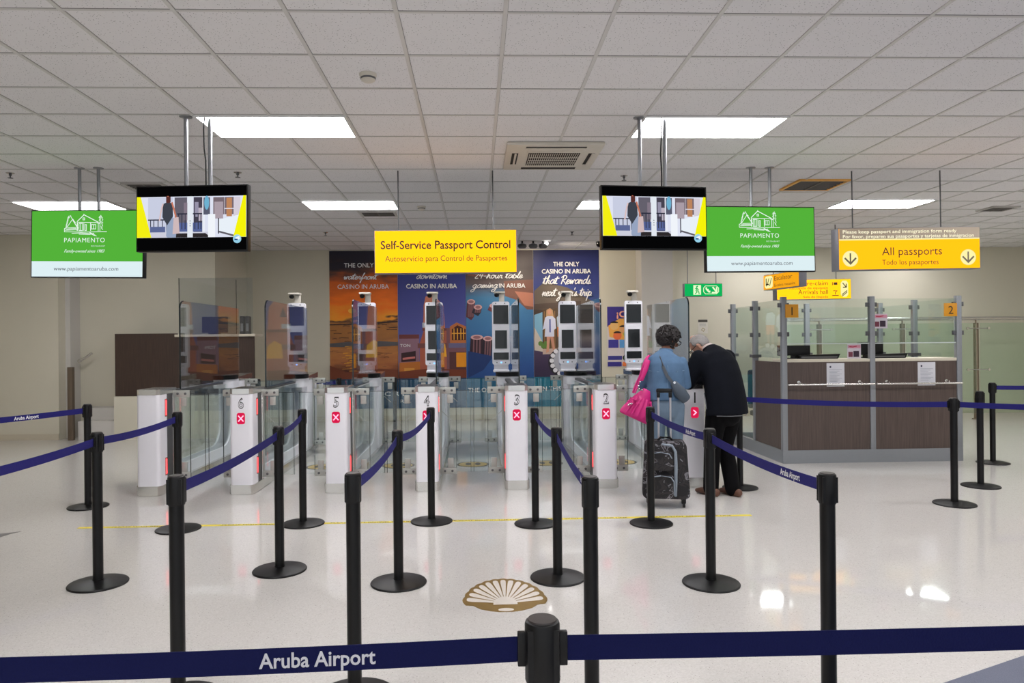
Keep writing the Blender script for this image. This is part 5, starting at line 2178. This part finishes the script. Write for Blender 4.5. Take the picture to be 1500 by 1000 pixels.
for x, z in ((-.035, 1.10), (-.02, 1.14), (-.03, 1.075), (.0, 1.06), (-.145, .925), (-.125, .935)):
    m.ball((x, -.05 if z > 1 else -.085, z), .010)
m.tube([(-.155, -.085, .92), (-.135, -.088, .94), (-.12, -.088, .925), (-.105, -.088, .94)], .004, 6)
m.build('fittings', CHROME, t)

# ---- printed suitcase
CAMO = mat_camo()
t = thing('suitcase', 'upright dark patterned wheeled suitcase with pale piping standing behind the woman', 'suitcase', (1.755, 6.62, 0), R(-12))
m = M()
m.prism([(x, z + .345) for x, z in rrect(.215, .262, .05)], 'y', -.10, .12)
for v in m.bm.verts:
    k = (v.co.z - .08) / .53
    v.co.x *= 1.0 - .14 * k * k
    if v.co.y < 0:
        v.co.y += .05 * k
bmesh.ops.bevel(m.bm, geom=[e for e in m.bm.edges if abs(e.calc_face_angle(0)) > 1.0], offset=.022, segments=3, affect='EDGES')
m.build('shell', CAMO, t, smooth=60)
m = M()
m.prism([(x - .055, z + .20) for x, z in rrect(.125, .105, .03)], 'y', -.150, -.09)
bmesh.ops.bevel(m.bm, geom=[e for e in m.bm.edges if abs(e.calc_face_angle(0)) > 1.0], offset=.012, segments=2, affect='EDGES')
m.build('lower_pocket', CAMO, t, smooth=60)
m = M()
m.prism([(x - .055, z + .43) for x, z in rrect(.115, .085, .03)], 'y', -.125, -.06)
bmesh.ops.bevel(m.bm, geom=[e for e in m.bm.edges if abs(e.calc_face_angle(0)) > 1.0], offset=.012, segments=2, affect='EDGES')
m.build('upper_pocket', CAMO, t, smooth=60)
PIPE = pm('pale grey zip', rgb(128, 138, 150), .5, var=.1)
m = M()
m.loft([(-.03, -.105, .585), (.055, -.108, .575), (.085, -.115, .52), (.088, -.118, .40), (.085, -.122, .25), (.082, -.122, .12)], [(.010, .008), (.012, .009), (.014, .010), (.015, .010), (.015, .010), (.013, .010)], side=(1, 0, 0), n=8, dome=True)
m.build('zip', PIPE, t, smooth=60)
m = M()
m.tube([(-.165, -.15, .285), (-.05, -.155, .305), (.04, -.155, .295), (.068, -.152, .25), (.070, -.152, .13)], .006, 7)
m.tube([(-.14, -.122, .50), (-.05, -.128, .515), (.03, -.126, .50), (.052, -.124, .46)], .005, 7)
m.build('piping', PIPE, t, smooth=60)
m = M()
for x in (-.055, .055):
    m.tube([(x, .09, .58), (x, .09, 1.055)], .0095, 10)
m.build('handle_rods', pm('silver rods', rgb(200, 200, 204), .3, .8), t)
m = M()
m.box(-.075, .075, .075, .108, 1.045, 1.085, bev=.012)
for x in (-.055, .055):
    m.box(x - .016, x + .016, .076, .104, 1.0, 1.05, bev=.004)
m.build('handle_grip', BLACK, t)
m = M()
m.tube([(-.07, .01, .605), (-.04, .01, .635), (.04, .01, .635), (.07, .01, .605)], .011, 8)
m.build('carry_handle', BLACK, t)
for x in (-.16, .16):
    for y in (-.065, .085):
        wl = M()
        wl.lathe([(.020, -.012), (.026, -.009), (.026, .009), (.020, .012)], (x, y, .027), n=18, axis='x')
        wl.box(x - .018, x + .018, y - .02, y + .02, .04, .095, bev=.006)
        wl.build('wheel', BLACK, t)

# ---- man in dark jacket
SKIN_M = pm('light skin', rgb(176, 132, 112), .55, var=.06)
JACK = pm('navy black jacket', rgb(15, 17, 24), .9, spec=.12, var=.25, scale=10, bump=.3)
TROU = pm('black trousers', rgb(11, 10, 12), .9, spec=.12, var=.2, scale=10, bump=.2)
mn = thing('person', 'grey haired man in a navy black jacket bending over, seen from behind', 'person', (2.455, 7.02, 0), R(26))
rot = Matrix.Rotation(R(30), 3, 'Z') @ Matrix.Rotation(R(-42), 3, 'X')
HC = (-.02, .31, 1.475)
m = M()
T = head(m, HC, rot, 1.0)
m.loft([(0, .13, 1.38), (-.005, .20, 1.43), (-.01, .26, 1.45)], [(.07, .065), (.06, .058), (.055, .06)], n=16, dome=True)
m.loft([(0, 0, .90), (0, .03, 1.05), (0, .08, 1.2), (0, .13, 1.33), (0, .16, 1.40)], [(.15, .11), (.15, .11), (.16, .12), (.16, .10), (.09, .06)], n=20, dome=True)
ARM_L = [(-.185, .14, 1.36), (-.265, .235, 1.10), (-.12, .43, 1.125)]
ARM_R = [(.185, .14, 1.36), (.25, .24, 1.12), (.06, .44, 1.12)]
for arm in (ARM_L, ARM_R):
    m.loft(arm, [(.05, .05), (.042, .042), (.028, .026)], n=12, dome=True)
hand(m, (-.12, .43, 1.125), (.3, 1, .02), (0, 0, -1), (1, 0, 0), 1.08, .45)
hand(m, (.06, .44, 1.12), (-.3, 1, .02), (0, 0, -1), (-1, 0, 0), 1.08, .45)
LEGS = {-1: [(-.09, 0, .90), (-.115, .05, .48), (-.13, .06, .09)], 1: [(.095, -.01, .90), (.075, .07, .48), (.045, -.06, .09)]}
for s in (-1, 1):
    m.loft(LEGS[s], [(.085, .09), (.055, .06), (.038, .042)], n=12, dome=True)
    x, y, _ = LEGS[s][2]
    m.loft([(x, y - .03, .05), (x, y + .06, .04), (x, y + .15, .03)], [(.035, .035), (.038, .03), (.03, .018)], n=12, dome=True)
remesh(m, .0075, 'body', SKIN_M, mn, 3)
eyes(T, mn)
glasses(T, mn)
# jacket
m = M()
m.loft([(.005, -.035, .80), (.005, -.03, .86), (.003, -.02, .96), (0, .0, 1.07), (0, .03, 1.18), (0, .065, 1.28), (0, .105, 1.36), (0, .15, 1.415), (0, .185, 1.44)],
       [(.232, .165), (.230, .165), (.222, .165), (.214, .165), (.212, .165), (.208, .155), (.188, .125), (.120, .092), (.075, .075)], n=30)
for arm in (ARM_L, ARM_R):
    p0, p1, p2 = [V(*q) for q in arm]
    m.loft([p0, p0.lerp(p1, .5), p1, p1.lerp(p2, .5), p1.lerp(p2, .95)], [(.085, .092), (.078, .084), (.072, .074), (.060, .062), (.052, .054)], n=16, dome=True)
remesh(m, .011, 'jacket', JACK, mn, 3)
cl = M()
cl.loft([(0, .165, 1.405), (-.002, .205, 1.455)], [(.082, .078), (.070, .066)], n=24)
cl.build('jacket_collar', JACK, mn)
cl = M()
cl.loft([(0, .185, 1.425), (-.004, .225, 1.468)], [(.070, .066), (.063, .062)], n=24)
cl.build('shirt_collar', pm('pale shirt collar', rgb(190, 176, 172), .8), mn)
zp = M()
zp.tube([(-.215, .02, .86), (-.222, .03, .95), (-.216, .05, 1.02)], .004, 6)
zp.tube([(-.2, -.1, .803), (-.1, -.185, .803), (0, -.2, .803), (.1, -.185, .803), (.2, -.1, .803)], .004, 6)
zp.build('zip_trim', pm('grey trim', rgb(110, 110, 116), .5), mn)
# trousers
m = M()
m.loft([(0, -.01, .96), (0, -.015, .88), (0, -.015, .80)], [(.17, .13), (.188, .145), (.175, .13)], n=24, dome=True)
for s in (-1, 1):
    a0, a1, a2 = [V(*q) for q in LEGS[s]]
    m.loft([a0, a0.lerp(a1, .5), a1, a1.lerp(a2, .5), a2 + V(0, 0, -.025)], [(.108, .115), (.096, .10), (.080, .084), (.076, .080), (.072, .078)], n=18, dome=True)
remesh(m, .011, 'trousers', TROU, mn, 3)
m = M()
for s in (-1, 1):
    x, y, _ = LEGS[s][2]
    shoe(m, (x + s * .01, y + .17, 0), (x, y - .075, 0), .050)
m.build('shoes', pm('brown leather shoes', rgb(96, 62, 46), .5, var=.15), mn, smooth=60)
# short grey hair: a close cap over the skull, back and sides
m = M()
hb = bmesh.new()
bmesh.ops.create_icosphere(hb, subdivisions=4, radius=1.0)
cut = [v for v in hb.verts if (v.co.y > .45 and v.co.z < .55 + .3 * (v.co.y - .45)) or v.co.z < -.62 or (abs(v.co.x) > .55 and v.co.z < -.05 and v.co.y > -.15)]
bmesh.ops.delete(hb, geom=cut, context='VERTS')
rnd = random.Random(5)
for v in hb.verts:
    j = 1 + rnd.uniform(-.012, .02)
    v.co = T(v.co.x * .081 * j, -.008 + v.co.y * .102 * j, .018 + v.co.z * .103 * j)
m._merge(hb)
o = m.build('hair', pm('short grey hair', rgb(132, 128, 126), .7, var=.25, scale=60, bump=.4), mn, smooth=80)
sd = o.modifiers.new('thickness', 'SOLIDIFY')
sd.thickness = .006
sd.offset = 0
